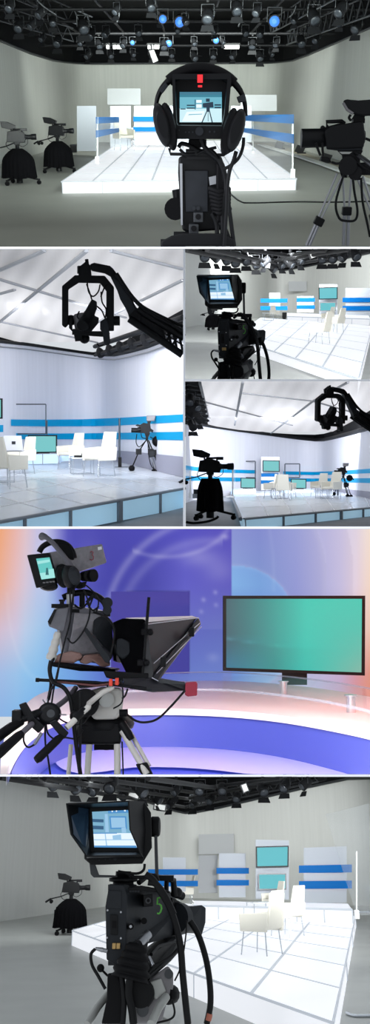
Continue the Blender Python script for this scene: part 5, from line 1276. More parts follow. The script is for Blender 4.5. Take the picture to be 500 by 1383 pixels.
table_model(P3, p, .1, 'low white table at the back left of the small studio stage', None)
p = P3.fl(384, 431, Z3)
T = thing(P3, 'floor_monitor', p, 'small dark monitor standing on the stage beside the far left armchair', 'monitor')
part(T, 'case', MB().box(p + V((0, 0, .25)), (.26, .3, .34)), 'black_plastic', bev=.02); part(T, 'foot', MB().box(p + V((0, 0, .04)), (.2, .24, .08)), 'black_metal')
K3 = dup(K, P3, P3.at(314, 521, 6.4), 0, 1.0, 'large black studio camera with green number 5 in the small upper right studio')
bpy.context.view_layer.update()
# the copy stands on the divider: trim what would reach below it
pn_ = P3.R.to_3x3() @ V((0, 0, 1)); pw = V((0, 1, (CY - 512.1) / F)); pn_ = V((0, -pw.z, pw.y)).normalized()
def trim(o):
    if o.type == 'MESH':
        me = o.data; mw = o.matrix_world; inv = mw.inverted()
        if any((mw @ v.co).dot(pn_) < 0 for v in me.vertices):
            me = me.copy(); o.data = me; bm = bmesh.new(); bm.from_mesh(me)
            no = (mw.to_3x3().transposed() @ pn_).normalized()
            r = bmesh.ops.bisect_plane(bm, geom=bm.verts[:] + bm.edges[:] + bm.faces[:], plane_co=inv @ V((0, 0, 0)), plane_no=no, clear_inner=True)
            ed = [e for e in r['geom_cut'] if isinstance(e, bmesh.types.BMEdge)]
            try: bmesh.ops.holes_fill(bm, edges=ed)
            except Exception: pass
            if len(bm.faces): bm.to_mesh(me); bm.free()
            else: bm.free(); bpy.data.objects.remove(o); return
    for c in list(o.children): trim(c)
trim(K3)
p = P3.fl(288, 446, ZF3)
scale_root(pedestal_camera(P3, p, .2, 'dark pedestal camera half hidden behind the left side of camera five in the small studio'), .9)
LB = 'black spotlight hanging in the dark grid of the small upper right studio'; GB = 'spotlights in the dark grid of the small upper right studio'
rig_clutter(P3, pr, [(276, 338, 26, 1), (290, 340, 27, 1), (305, 343, 30, 1.1), (318, 347, 32, 1.1), (332, 345, 30, 1), (345, 351, 35, 1.1), (358, 349, 33, 1), (368, 356, 38, 1.2), (380, 352, 36, 1), (392, 350, 34, 1.1), (405, 346, 33, 1),
                        (436, 343, 31, 1), (450, 342, 30, 1), (465, 340, 29, 1), (480, 338, 28, 1)], LB, GB)
for a, b in (((252, 338, 22), (370, 362, 38)), ((280, 337.5, 22), (374, 355, 37)), ((376, 361, 38), (500, 339, 28)), ((372, 352, 36), (470, 337.5, 26)), ((330, 337.5, 26), (390, 345, 32)), ((380, 346, 34), (440, 338, 28))):
    pipe(P3, P3.at(*a), P3.at(*b), .06, 'dark lighting pipe in the black grid of the small upper right studio', 'pipes in the grid of the small upper right studio')
long_lamp(P3, 361, 357, 35, 9, .15, 'pale flood light just below the left side of the small studio grid')
long_lamp(P3, 335, 349, 32, 10, .3, 'long dim flood light above the monitor knob in the small studio')
long_lamp(P3, 423, 345, 30, 7, 1.2, 'tilted pale flood light right of the small studio grid centre')

lamp(P6, 'AREA', (1.5, 36, 2.4), 340, (244, 246, 246), 7, .8, aim=(1.5, 47, .0), spread=2.0)  # fixtureless lamps added to brighten walls and boards of both sets
lamp(P6, 'AREA', (2.6, 13, .8), 290, (244, 246, 246), 4, .4, aim=(1.5, 40, .6), spread=1.0)
lamp(P3, 'AREA', (5.5, 57, 2.5), 1900, (244, 246, 246), 9, .4, aim=(7.5, 80, .3), spread=2.2)
lamp(P3, 'AREA', (3.0, 32, 1.4), 700, (244, 246, 246), 2, .3, aim=(.5, 50, .2), spread=1.8)
lamp(P3, 'AREA', (1.8, 12, .35), 500, (244, 246, 246), 2, .2, aim=(3, 40, .2), spread=1.1)
lamp(P6, 'AREA', (-2.4, 23, 1.3), 90, (240, 245, 245), 2, 1.0, aim=(-7, 30, -.2))
lamp(P6, 'AREA', (-1.0, 1.6, 1.0), 14, (240, 245, 250), 3, 2, aim=(-1, 8, -1.6))  # unseen front fill added for the near camera
# ================================================================ SET 5: prompter camera, curved desk, backlit backdrop
vcmat('backdrop_print_light_tints', rough=0.6, emit=0.92, base=0.0, spec=0.05)  # print colours with orange and pink light tints painted in
vcmat('tv_print', rough=0.4, emit=0.95, base=0.0)
vcmat('desk_gloss', rough=0.14, emit=0.0, base=1.0, spec=0.5)
mat('desk_white', (240, 236, 234), 0.38, spec=0.4)
mat('desk_front', (70, 80, 165), 0.4, emit=(50, 75, 175), es=0.16)
mat('desk_ledge', (160, 158, 215), 0.35, emit=(130, 135, 215), es=0.22)
mat('desk_low', (55, 65, 170), 0.4, emit=(45, 65, 180), es=0.3)
mat('led_dot', (200, 220, 255), 0.4, emit=(200, 220, 255), es=2.2)
mat('glass_edge', (200, 215, 235), 0.1, alpha=0.35)
mat('glass_top', (190, 205, 230), 0.08, alpha=0.16)
mat('lcd_teal', (10, 20, 20), 0.3, emit=(95, 200, 195), es=0.95)
mat('lcd_pale', (10, 20, 20), 0.3, emit=(160, 230, 225), es=0.95)
mat('lcd_dark', (10, 20, 20), 0.3, emit=(25, 100, 105), es=0.95)
mat('body_grey', (98, 98, 104), 0.42, noise=0.12, nscale=40)
mat('body_silver', (128, 126, 130), 0.42, noise=0.15, nscale=60)
mat('headset_grey', (82, 80, 86), 0.45)
mat('prompter_black', (24, 25, 30), 0.36, spec=0.5)
mat('edge_silver', (190, 192, 200), 0.3, metal=0.6)
mat('rod_brown', (85, 40, 38), 0.35)

P5 = Studio(850)
XS = [-60, 0, 22, 34, 50, 62, 72, 92, 100, 150, 200, 250, 312, 313.5, 350, 400, 430, 460, 482, 500, 560]  # columns of print colour; orange left and pink right ends are painted light
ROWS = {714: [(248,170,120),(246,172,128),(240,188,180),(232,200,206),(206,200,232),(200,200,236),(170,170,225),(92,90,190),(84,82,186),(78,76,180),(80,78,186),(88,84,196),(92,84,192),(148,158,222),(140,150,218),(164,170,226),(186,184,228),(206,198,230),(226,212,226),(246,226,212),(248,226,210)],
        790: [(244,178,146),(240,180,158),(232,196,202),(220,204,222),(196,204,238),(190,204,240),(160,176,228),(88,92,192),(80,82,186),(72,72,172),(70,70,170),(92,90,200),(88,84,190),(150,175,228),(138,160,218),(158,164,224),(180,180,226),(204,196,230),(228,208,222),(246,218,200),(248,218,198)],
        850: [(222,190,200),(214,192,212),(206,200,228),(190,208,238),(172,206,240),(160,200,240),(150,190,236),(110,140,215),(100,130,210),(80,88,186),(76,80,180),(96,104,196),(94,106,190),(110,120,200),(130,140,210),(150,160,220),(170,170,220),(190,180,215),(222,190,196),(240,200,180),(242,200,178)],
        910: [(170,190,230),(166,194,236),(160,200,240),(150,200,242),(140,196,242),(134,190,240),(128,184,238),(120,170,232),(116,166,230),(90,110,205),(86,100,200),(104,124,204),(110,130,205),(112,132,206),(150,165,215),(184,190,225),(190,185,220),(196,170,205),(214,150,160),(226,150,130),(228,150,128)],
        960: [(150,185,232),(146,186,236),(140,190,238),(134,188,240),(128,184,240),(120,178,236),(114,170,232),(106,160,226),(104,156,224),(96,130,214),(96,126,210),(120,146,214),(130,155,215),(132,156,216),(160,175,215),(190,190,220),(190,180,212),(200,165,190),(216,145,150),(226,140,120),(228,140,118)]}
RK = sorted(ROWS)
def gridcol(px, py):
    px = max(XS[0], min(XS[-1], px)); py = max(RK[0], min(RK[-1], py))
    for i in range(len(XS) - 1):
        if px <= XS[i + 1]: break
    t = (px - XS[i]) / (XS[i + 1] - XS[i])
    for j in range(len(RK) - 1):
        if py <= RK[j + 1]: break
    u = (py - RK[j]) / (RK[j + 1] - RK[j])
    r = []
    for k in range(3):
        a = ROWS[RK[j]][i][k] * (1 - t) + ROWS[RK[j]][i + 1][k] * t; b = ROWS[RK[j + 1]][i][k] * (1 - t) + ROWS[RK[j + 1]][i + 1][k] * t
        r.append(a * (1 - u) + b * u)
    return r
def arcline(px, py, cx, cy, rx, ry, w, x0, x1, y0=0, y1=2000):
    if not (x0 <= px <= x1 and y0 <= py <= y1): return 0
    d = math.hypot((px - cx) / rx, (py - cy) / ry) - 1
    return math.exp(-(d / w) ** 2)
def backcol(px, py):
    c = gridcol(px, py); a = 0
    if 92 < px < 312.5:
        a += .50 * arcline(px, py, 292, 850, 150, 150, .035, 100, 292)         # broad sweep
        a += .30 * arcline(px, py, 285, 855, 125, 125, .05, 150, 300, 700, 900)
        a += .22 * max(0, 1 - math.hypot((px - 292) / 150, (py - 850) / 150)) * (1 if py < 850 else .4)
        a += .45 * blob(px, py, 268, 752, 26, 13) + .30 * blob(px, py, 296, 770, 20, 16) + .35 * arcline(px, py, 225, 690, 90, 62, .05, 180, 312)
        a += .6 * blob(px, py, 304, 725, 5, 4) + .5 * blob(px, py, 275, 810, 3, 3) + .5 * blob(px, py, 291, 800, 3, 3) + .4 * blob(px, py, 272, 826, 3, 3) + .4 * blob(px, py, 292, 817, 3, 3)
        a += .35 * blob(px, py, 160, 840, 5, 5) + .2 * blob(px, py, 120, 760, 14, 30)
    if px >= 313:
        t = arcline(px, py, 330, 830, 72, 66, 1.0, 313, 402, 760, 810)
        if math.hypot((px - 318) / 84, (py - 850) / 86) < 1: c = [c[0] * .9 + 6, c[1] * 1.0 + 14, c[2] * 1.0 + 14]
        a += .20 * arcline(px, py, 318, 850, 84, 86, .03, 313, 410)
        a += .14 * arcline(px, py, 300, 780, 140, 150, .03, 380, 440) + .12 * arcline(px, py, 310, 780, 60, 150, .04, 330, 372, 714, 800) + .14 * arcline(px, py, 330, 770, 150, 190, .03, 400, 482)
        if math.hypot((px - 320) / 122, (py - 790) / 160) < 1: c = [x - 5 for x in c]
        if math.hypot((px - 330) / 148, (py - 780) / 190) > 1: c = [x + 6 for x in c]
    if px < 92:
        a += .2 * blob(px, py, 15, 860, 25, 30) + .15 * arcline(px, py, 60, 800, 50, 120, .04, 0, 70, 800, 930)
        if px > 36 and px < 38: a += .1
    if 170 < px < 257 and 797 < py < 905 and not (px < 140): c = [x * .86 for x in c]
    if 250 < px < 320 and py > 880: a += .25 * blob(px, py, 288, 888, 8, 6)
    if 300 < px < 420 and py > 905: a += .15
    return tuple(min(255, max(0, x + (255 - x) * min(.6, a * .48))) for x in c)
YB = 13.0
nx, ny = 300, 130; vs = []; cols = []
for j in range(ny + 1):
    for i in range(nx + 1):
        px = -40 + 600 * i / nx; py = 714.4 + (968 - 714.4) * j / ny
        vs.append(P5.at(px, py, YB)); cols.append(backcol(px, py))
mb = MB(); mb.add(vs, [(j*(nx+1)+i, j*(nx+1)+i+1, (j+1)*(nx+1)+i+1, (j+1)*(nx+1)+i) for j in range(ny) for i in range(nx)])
struct(P5, 'wall_back', mb, 'backdrop_print_light_tints', colors=cols)
pn = [P5.at(x, y, YB - .25) for x, y in ((36.5, 714.4), (91, 714.4), (91, 960), (36.5, 960))]
# curved desk
ZD, ZL, ZG = -.62, -.92, -1.25
outer = [(-60, 1060), (0, 1021), (16, 973), (44, 943), (73, 931), (104, 926.5), (150, 923), (200, 921), (260, 919.5), (320, 920), (380, 924), (440, 931), (500, 941), (560, 954)]
inner = [(-20, 1120), (8.5, 1045.8), (16, 1025), (31, 1001), (52, 983), (78, 970), (114, 962), (160, 958), (210, 957), (260, 957.5), (320, 960.5), (380, 966.5), (440, 976), (500, 988), (560, 1004)]
def crv(l, n=6):
    return [(p.x, p.y) for p in smooth([V((a, b, 0)) for a, b in l], n)]
def strip_mesh(P, A, B, zA, zB, n=90, lift=0):
    """ribbon between two pixel curves lying on heights zA and zB"""
    def res(l, n):
        l = crv(l); d = [0]
        for p, q in zip(l, l[1:]): d.append(d[-1] + math.hypot(q[0] - p[0], q[1] - p[1]))
        out = []
        for i in range(n + 1):
            t = d[-1] * i / n; k = 0
            while k < len(l) - 2 and d[k + 1] < t: k += 1
            u = (t - d[k]) / max(1e-6, d[k + 1] - d[k]); out.append((l[k][0] + (l[k+1][0] - l[k][0]) * u, l[k][1] + (l[k+1][1] - l[k][1]) * u))
        return out
    a, b = res(A, n), res(B, n)
    return [P.fl(x, y, zA) for x, y in a], [P.fl(x, y, zB) for x, y in b]
outer_c = [(0, 1045.8), (3, 1010), (16, 973), (44, 943), (73, 931), (104, 926.5), (150, 923), (200, 921), (260, 919.5), (320, 920), (380, 924), (440, 931), (500, 941), (560, 954)]
inner_c = [(8.5, 1045.8), (16, 1025), (31, 1001), (52, 983), (78, 970), (114, 962), (160, 958), (210, 957), (260, 957.5), (320, 960.5), (380, 966.5), (440, 976), (500, 988), (560, 1004)]
T = thing(P5, 'curved_desk', P5.fl(260, 1001, ZL), 'large curved glossy white news desk with glowing blue front behind the prompter camera', 'desk')
ORG_D = ORG[T.name]
oa, ia = strip_mesh(P5, outer_c, inner_c, ZD, ZD)
n = len(oa); mb = MB(); dn = V((0, 0, -.05))
mb.add(oa + ia, [(i, n + i, n + i + 1, i + 1) for i in range(n - 1)], True)
mb.add(ia + [p + dn for p in ia], [(i, n + i, n + i + 1, i + 1) for i in range(n - 1)], True)
part(T, 'desk_top', mb, 'desk_white')
# vertical glowing front under the inner edge down to the ledge
lo = []
for p in ia: lo.append(V((p.x, p.y + .04, p.z)))
mb = MB(); bot = []
for p in lo:
    zz = ZL
    bot.append(V((p.x, p.y, zz)))
# keep every point above the lower partition (row 1046)
def clampz(p, row=1045.6):
    z = P5.zrow(p.x, p.y, row); return V((p.x, p.y, max(p.z, z)))
bot = [clampz(p) for p in bot]
mb.add([p + dn for p in lo] + bot, [(i, n + i, n + i + 1, i + 1) for i in range(n - 1)], True); part(T, 'front_fascia', mb, 'desk_front')
# ledge: a lower lit shelf in front
ltop = [(99, 1007), (120, 1004), (150, 1002.5), (180, 1001.5), (215, 1001), (250, 1001), (300, 1002.5), (350, 1007), (400, 1013), (450, 1022), (500, 1034), (530, 1042)]
lbot = [(110, 1045.5), (140, 1042), (180, 1036.5), (215, 1036), (250, 1037), (290, 1040), (330, 1044.6), (350, 1045.5), (400, 1045.6), (450, 1045.7), (500, 1045.8), (530, 1045.9)]
la, lb = strip_mesh(P5, ltop, lbot, ZL, ZL)
m = len(la); mb = MB(); mb.add(la + lb, [(i, m + i, m + i + 1, i + 1) for i in range(m - 1)], True)
arcl = [P5.fl(x, y, ZL) for x, y in crv([(99, 1007), (82, 1008.5), (73, 1015), (73, 1026), (84, 1038), (110, 1045.5)])]
mb.add(arcl, [tuple(range(len(arcl)))]); part(T, 'ledge', mb, 'desk_ledge')
# lowest blue floor of the well
mb = MB(); mb.quad(P5.fl(9, 1045.7, ZL - .02), P5.fl(560, 1045.7, ZL - .02), P5.fl(560, 1000, ZL - .02), P5.fl(9, 1000, ZL - .02)); part(T, 'well_floor', mb, 'desk_low')
mb = MB()
dots = crv([(180, 1000.8), (215, 1000.3), (250, 1000.3), (300, 1001.8), (350, 1006.3), (400, 1012.3), (450, 1021.3), (500, 1033.3)], 20)
acc = 0; last = dots[0]
for q in dots:
    acc += math.hypot(q[0] - last[0], q[1] - last[1]); last = q
    if acc > 2.6: acc = 0; mb.ball(P5.fl(q[0], q[1], ZL + .01), .0085, n=6)
o_ = part(T, 'led_dots', mb, 'led_dot', label='fine dotted line of tiny lights'); o_['kind'] = 'stuff'
# glass shelf above the desk
ga, gb = strip_mesh(P5, [(168, 913), (230, 909), (300, 908), (370, 912), (440, 920), (500, 930), (560, 942)], [(168, 934), (230, 932), (300, 932), (370, 938), (440, 948), (500, 961), (560, 976)], ZD + .1, ZD + .1)
g_ = thing(P5, 'glass_shelf', (gb[0] + gb[-1]) / 2, 'clear curved glass shelf raised on small clamps above the white news desk', 'shelf')
m = len(ga); mb = MB(); mb.add(ga + gb, [(i, m + i, m + i + 1, i + 1) for i in range(m - 1)], True); part(g_, 'glass_sheet', mb, 'glass_top')
part(g_, 'glass_edge', MB().tube(gb, .012, 6), 'glass_edge'); part(g_, 'glass_edge', MB().tube(ga, .009, 6), 'glass_edge')
for x, y in ((383, 924), (474, 944)):
    p = P5.fl(x, y, ZD + .1); part(g_, 'clamp', MB().cyl(p + V((0, 0, -.1)), p + V((0, 0, .02)), .035, n=12).cyl(p + V((0, 0, .02)), p + V((0, 0, .03)), .05, n=12), 'chrome')
# television
def tvc(s, t):
    base = [(24, 88, 100), (20, 200, 180)]
    u = min(1, s * 1.7); c = [base[0][k] * (1 - u) + base[1][k] * u for k in range(3)]
    lo_ = min(1, max(0, t * 1.1 - .1)) * (.35 + .65 * abs(s - .5)); c = [c[0] * (1 + .1 * lo_), c[1] * (1 - .05 * lo_), c[2] * (1 + .02 * lo_)]
    if s > .55: k = (s - .55) / .45 * (t ** 1.2); c = [c[0] + (150 - c[0]) * k * .8, c[1] + (175 - c[1]) * k * .5, c[2] + (150 - c[2]) * k * .5]
    if s < .35 and t > .5: k = (t - .5) * 2 * (.35 - s) / .35; c = [c[0], c[1] + 40 * k, c[2] + 60 * k]
    w = .045 * math.sin(s * 4) + .58 + .12 * s; c = [x + 42 * math.exp(-((t - w) / .012) ** 2) * max(0, .6 - s) for x in c]
    if t > w: c = [x * (1 - .12 * max(0, .8 - s)) for x in c]
    return tuple(min(255, x) for x in c)
tv(P5, [(301.5, 804.5), (493.5, 804.5), (493, 912.5), (301.5, 906)], 10.6, 'large black television with a teal green picture behind the curved news desk', bw=4.2, frame='black_plastic', scrcols=tvc, mt='tv_print', depth=.12,
   stand=lambda c: MB().slab([P5.at(x, y, 10.68) for x, y in ((381, 905), (415, 906), (415, 925), (381, 925))], [P5.at(x, y, 10.8) for x, y in ((381, 905), (415, 906), (415, 925), (381, 925))]))
# blue board behind the prompter
T = thing(P5, 'backdrop_panel', P5.at(215, 905, 12.6), 'plain darker blue panel standing in front of the backdrop behind the prompter hood', 'panel')
mat('panel_blue', (66, 66, 160), 0.6, emit=(66, 66, 160), es=.35)
part(T, 'board', MB().slab([P5.at(x, y, 12.6) for x, y in ((150, 799), (256, 799), (256, 910), (150, 910))], [P5.at(x, y, 12.66) for x, y in ((150, 799), (256, 799), (256, 910), (150, 910))]), 'panel_blue')

# ---- the prompter camera (depth 3.2)
MB.RS = .66
Y5 = 3.2
def E1(x, y, d=0): return P5.at(35 + x / 4, 714 + y / 4, Y5 + d)
def E2(x, y, d=0): return P5.at(60 + x / 2.2727, 800 + y / 2.2727, Y5 + d)
def E3(x, y, d=0): return P5.at(x / 3.846, 900 + y / 3.846, Y5 + d)
def E4(x, y, d=0): return P5.at(120 + x / 3.333, 900 + y / 3.333, Y5 + d)
def slv(f, pts3, back): # pts3 with own depth each, back offset (dx,dy,dd)
    return MB().slab([f(x, y, d) for x, y, d in pts3], [f(x + back[0], y + back[1], d + back[2]) for x, y, d in pts3])
Q5 = thing(P5, 'prompter_camera', E4(130, 488), 'grey studio camera with black prompter hood on a tripod before the blue backdrop', 'camera')
vf = part(Q5, 'viewfinder_box', slv(E1, [(125, 128, -.02), (412, 82, .10), (437, 183, .10), (300, 230, .05), (170, 262, 0)], (-14, 6, .12)), 'body_silver', bev=.004)
part(vf, 'label_patch', MB().slab([E1(x, y, .088) for x, y in ((388, 100), (409, 96), (411, 112), (390, 117))], [E1(x, y, .1) for x, y in ((388, 100), (409, 96), (411, 112), (390, 117))]), 'white_plastic', label='small white patch')
stroke([(348, 128), (357, 122), (364, 128), (358, 142), (366, 150), (364, 166), (354, 170), (346, 164)], 4, .066, E1, 'red_plastic', vf, 'red_mark')
lc = part(vf, 'display_panel', slv(E1, [(5, 143, -.06), (125, 130, -.05), (165, 298, -.05), (55, 322, -.06)], (10, -2, .05)), 'black_plastic', bev=.003)
part(lc, 'display_picture', pic(-.066, [('lcd_teal', [(55, 162), (128, 155), (158, 265), (84, 275)]), ('lcd_pale', [(74, 240), (152, 232), (158, 265), (84, 274)]), ('lcd_dark', [(110, 212), (118, 211), (124, 250), (106, 250)]), ('lcd_pale', [(60, 176), (128, 166), (130, 180), (64, 192)]), ('lcd_pale', [(122, 220), (150, 216), (152, 232), (124, 236)])], E1, .0005), 'lcd_teal')
bb = MB()
for x in (98, 116, 134, 150): bb.box(E1(x, 292 - (x - 98) * .12, -.062), (.008, .006, .004))
part(lc, 'button_row', bb, 'grey_shell')
part(vf, 'eyecup', MB().lathe([(.018, 0), (.020, .02), (.023, .045), (.023, .055)], E1(308, 258, .03), (.8, -.6, .03), 18), 'black_rubber')
part(vf, 'eyecup_opening', MB().cyl(E1(338, 254, -.004), E1(341, 254, -.008), .030), 'rig_black')
part(Q5, 'viewfinder_mount', MB().slab([E1(x, y, .02) for x, y in ((230, 300), (330, 285), (320, 318), (240, 325))], [E1(x, y, .1) for x, y in ((230, 300), (330, 285), (320, 318), (240, 325))]).cyl(E1(240, 318, .06), E1(240, 460, .06), .019, n=14), 'black_metal')
part(Q5, 'mount_sleeve', MB().cyl(E1(240, 355, .06), E1(240, 415, .06), .022, n=14), 'steel')
part(Q5, 'top_handle', MB().tube(smooth([E1(x, y, .08) for x, y in ((200, 372), (260, 350), (330, 345), (390, 368), (425, 400), (438, 440), (440, 475))]), .018, 10)
     .tube([E1(304, 345, .08), E1(304, 460, .08)], .016, 8), 'black_metal')
part(Q5, 'handle_joint', MB().cyl(E1(440, 400, .05), E1(440, 400, .12), .03).cyl(E1(440, 440, .05), E1(440, 440, .12), .025), 'charcoal_shell')
# headset
HS = thing(P5, 'headphones', E1(240, 330, -.03), 'grey headphones hung over the viewfinder of the prompter camera', 'headphones')
hb = MB(); pts = smooth([E1(x, y, d) for x, y, d in ((88, 42, -.07), (108, 46, -.09), (140, 72, -.10), (180, 118, -.10), (218, 165, -.09), (250, 215, -.08), (275, 250, -.07))], 5)
hb.tube(pts, [.022 - .009 * min(1, i / 6) + (.004 if i > 20 else 0) for i in range(len(pts))], 12); part(HS, 'headband', hb, 'headset_grey')
part(HS, 'headband', MB().tube(smooth([E1(x, y, .03) for x, y in ((72, 128), (90, 98), (130, 76), (180, 72), (225, 90), (252, 125), (262, 160))], 5), .016, 10), 'black_plastic')
part(HS, 'band_wrap', MB().slab([E1(x, y, .0) for x, y in ((170, 70), (235, 78), (258, 130), (262, 172), (210, 160), (170, 120))], [E1(x, y, .05) for x, y in ((170, 70), (235, 78), (258, 130), (262, 172), (210, 160), (170, 120))]), 'black_rubber', bev=.006)
def cup5(cx, cy, a, b, t, rings, f=E1):
    p = ell(cx, cy, a, b, t, 24); mb = MB(); n = 24; vs = []
    for k, d in rings: vs += [f(cx + (x - cx) * k, cy + (y - cy) * k, d) for x, y in p]
    fs = [(i*n+j, i*n+(j+1)%n, (i+1)*n+(j+1)%n, (i+1)*n+j) for i in range(len(rings) - 1) for j in range(n)]
    mb.add(vs, fs, True); mb.add(vs[:n], [tuple(range(n))]); mb.add(vs[-n:], [tuple(range(n))]); return mb
part(HS, 'ear_cup', cup5(240, 258, 52, 68, -12, [(.4, -.12), (.75, -.11), (1, -.08), (1, -.03), (.9, 0)]), 'black_plastic')
part(HS, 'cup_ring', cup5(262, 255, 34, 52, -14, [(.5, -.128), (.9, -.125), (1, -.11), (1, -.09)]), 'charcoal_shell')
part(HS, 'ear_pad', cup5(200, 255, 42, 66, -10, [(.8, -.08), (1, -.07), (1, .0), (.8, .02)]), 'black_rubber')
part(HS, 'ear_cup', cup5(122, 308, 52, 30, 4, [(.8, -.03), (1, -.01), (1, .06), (.7, .08)]), 'black_plastic')
cables(HS, E1, [(((262, 320), (256, 360), (248, 420), (244, 463)), .005), (((275, 318), (290, 322), (316, 312)), .005)], -.05)
# main body
bd = part(Q5, 'camera_body', slv(E2, [(38, 48, 0), (75, 40, .0), (185, 58, .1), (205, 88, .12), (210, 200, .12), (190, 222, .1), (62, 205, .0), (48, 130, -.01)], (-8, -4, .16)), 'body_grey', bev=.005)
part(bd, 'battery', slv(E2, [(10, 92, -.03), (32, 52, -.03), (76, 45, -.02), (62, 112, -.02), (58, 122, -.02), (14, 105, -.03)], (4, 0, .1)), 'body_grey', bev=.004)
part(bd, 'battery_latch', slv(E2, [(10, 90, -.04), (30, 52, -.04), (38, 52, -.04), (18, 100, -.04)], (2, 0, .03)), 'black_plastic')
part(bd, 'side_door', slv(E2, [(92, 62, .01), (178, 68, .08), (178, 185, .09), (70, 196, -.002), (84, 120, 0)], (0, 0, .02)), 'body_silver', bev=.003)
part(bd, 'side_arm', MB().slab([E2(x, y, -.01) for x, y in ((120, 116), (130, 108), (202, 200), (200, 220), (186, 214))], [E2(x, y, .03) for x, y in ((120, 116), (130, 108), (202, 200), (200, 220), (186, 214))]), 'charcoal_shell', bev=.002)
part(bd, 'power_switch', MB().box(E2(95, 57, -.01), (.028, .02, .012)), 'black_rubber')
part(bd, 'front_block', slv(E2, [(150, 78, .06), (188, 70, .08), (208, 90, .1), (212, 195, .1), (180, 165, .06), (150, 128, .04)], (0, 0, .1)), 'charcoal_shell', bev=.004)
part(bd, 'top_knob', MB().cyl(E2(54, 36, 0), E2(54, 26, 0), .012, n=10).cyl(E2(54, 28, 0), E2(54, 22, 0), .017, n=10).box(E2(50, 42, .02), (.06, .05, .014)), 'black_metal')
part(Q5, 'ribbed_boot', MB().lathe([((.010 + .006 * (i / 24)) * (1 + .25 * abs(math.sin(i / 24 * PI * 4))), i / 24 * .10) for i in range(25)], E2(42, 122, -.02), (-.25, 0, -1), 16), 'pale_paint', label='pale grey ribbed rubber boot')
part(Q5, 'boot_cable', MB().tube(smooth([E2(28, 200, -.03), E2(18, 235, -.04), E2(20, 285, -.05), E2(12, 330, -.06)]), .009, 8), 'cable_black')
part(Q5, 'wooden_grip', slv(E2, [(28, 215, -.02), (40, 190, -.02), (80, 180, -.02), (112, 185, -.01), (118, 200, -.01), (90, 218, -.01)], (0, 0, .06)), 'wood_brown', bev=.008)
part(Q5, 'wooden_grip', slv(E2, [(105, 215, 0), (122, 192, 0), (165, 188, .04), (198, 200, .06), (204, 226, .06), (175, 230, .03), (150, 212, .02), (128, 222, 0)], (0, 0, .08)), 'wood_brown', bev=.008)
part(Q5, 'dovetail_plate', slv(E2, [(22, 214, -.05), (218, 236, .1), (215, 244, .1), (110, 242, 0), (25, 228, -.05)], (14, -3, .16)), 'black_metal', bev=.002)
part(Q5, 'lens', MB().lathe([(.045, 0), (.05, .01), (.05, .10), (.035, .11), (.035, .16)], E2(212, 172, .12), (1, .15, .0), 18), 'black_plastic')
part(Q5, 'lens_servo', slv(E2, [(222, 145, .02), (236, 140, .02), (262, 152, .03), (268, 190, .03), (240, 206, .02), (220, 190, .02)], (0, 0, .09)), 'charcoal_shell', bev=.006)
part(Q5, 'lens_ring', MB().cyl(E2(232, 200, .05), E2(240, 200, .06), .03), 'steel')
# prompter hood
cl = slv(E2, [(205, 95, .04), (240, 80, .04), (310, 82, .05), (318, 150, .02), (308, 265, .0), (255, 255, .02), (228, 200, .04)], (0, 0, .3))
part(Q5, 'cloth_shroud', cl, 'drape_black', bev=.01)
hood = MB()
a = [E2(312, 92, .0), E2(470, 74, .30), E2(345, 275, .0), E2(308, 258, -.02)]
b = [E2(322, 80, .45), E2(462, 68, .62), E2(360, 262, .45), E2(325, 250, .45)]
hood.slab([E2(312, 92, 0), E2(470, 76, .28), E2(338, 272, -.02), E2(305, 258, -.02)], [E2(248, 78, .5), E2(455, 72, .62), E2(350, 250, .5), E2(300, 240, .5)])
hd = part(Q5, 'prompter_hood', hood, 'prompter_black', bev=.003)
part(hd, 'glass_frame', MB().slab([E2(x, y, d) for x, y, d in ((474, 76, .26), (482, 98, .26), (352, 272, -.04), (328, 262, -.04))], [E2(x, y, d) for x, y, d in ((470, 78, .34), (476, 98, .34), (350, 268, .04), (330, 258, .04))]), 'prompter_black', bev=.006)
for p, q in (((314, 98, -.01), (474, 78, .25)), ((336, 218, -.03), (478, 94, .24)), ((345, 248, -.06), (482, 106, .24)), ((330, 262, -.06), (350, 272, -.06))):
    part(hd, 'edge_strip', MB().tube([E2(*p), E2(*q)], .0024, 6), 'edge_silver')
for x, y, d in ((365, 214, -.04), (452, 122, .16)): part(hd, 'latch', MB().box(E2(x, y, d), (.02, .02, .034)), 'black_metal', bev=.002)
rod = part(Q5, 'height_rod', MB().cyl(E2(321, 15, -.06), E2(302, 250, -.06), .0085, n=10), 'black_metal')
for x, y in ((315, 122), (303, 216)): part(rod, 'clamp_knob', MB().box(E2(x, y, -.06), (.04, .03, .022)).ball(E2(x + 10, y, -.075), .012), 'black_rubber', bev=.003)
pm = part(Q5, 'prompter_monitor', slv(E2, [(240, 264, -.05), (330, 262, -.02), (440, 282, .0), (434, 302, 0), (332, 307, -.05), (245, 290, -.08)], (6, -3, .2)), 'prompter_black', bev=.003)
part(pm, 'ribbed_edge', MB().slab([E2(x, y, -.085) for x, y in ((262, 290), (330, 296), (330, 306), (262, 296))], [E2(x, y, -.06) for x, y in ((262, 290), (330, 296), (330, 306), (262, 296))]), 'charcoal_shell')
part(pm, 'metal_bracket', MB().slab([E4(x, y, -.02) for x, y in ((285, 66), (300, 52), (430, 70), (440, 82), (330, 76))], [E4(x, y, .1) for x, y in ((285, 66), (300, 52), (430, 70), (440, 82), (330, 76))]), 'rig_metal')
tl = part(pm, 'tally_box', MB().slab([E4(x, y, -.03) for x, y in ((436, 72), (484, 68), (490, 78), (488, 132), (446, 136), (432, 128))], [E4(x, y, .04) for x, y in ((436, 72), (484, 68), (490, 78), (488, 132), (446, 136), (432, 128))]), 'red_plastic', bev=.004, label='red tally light box')
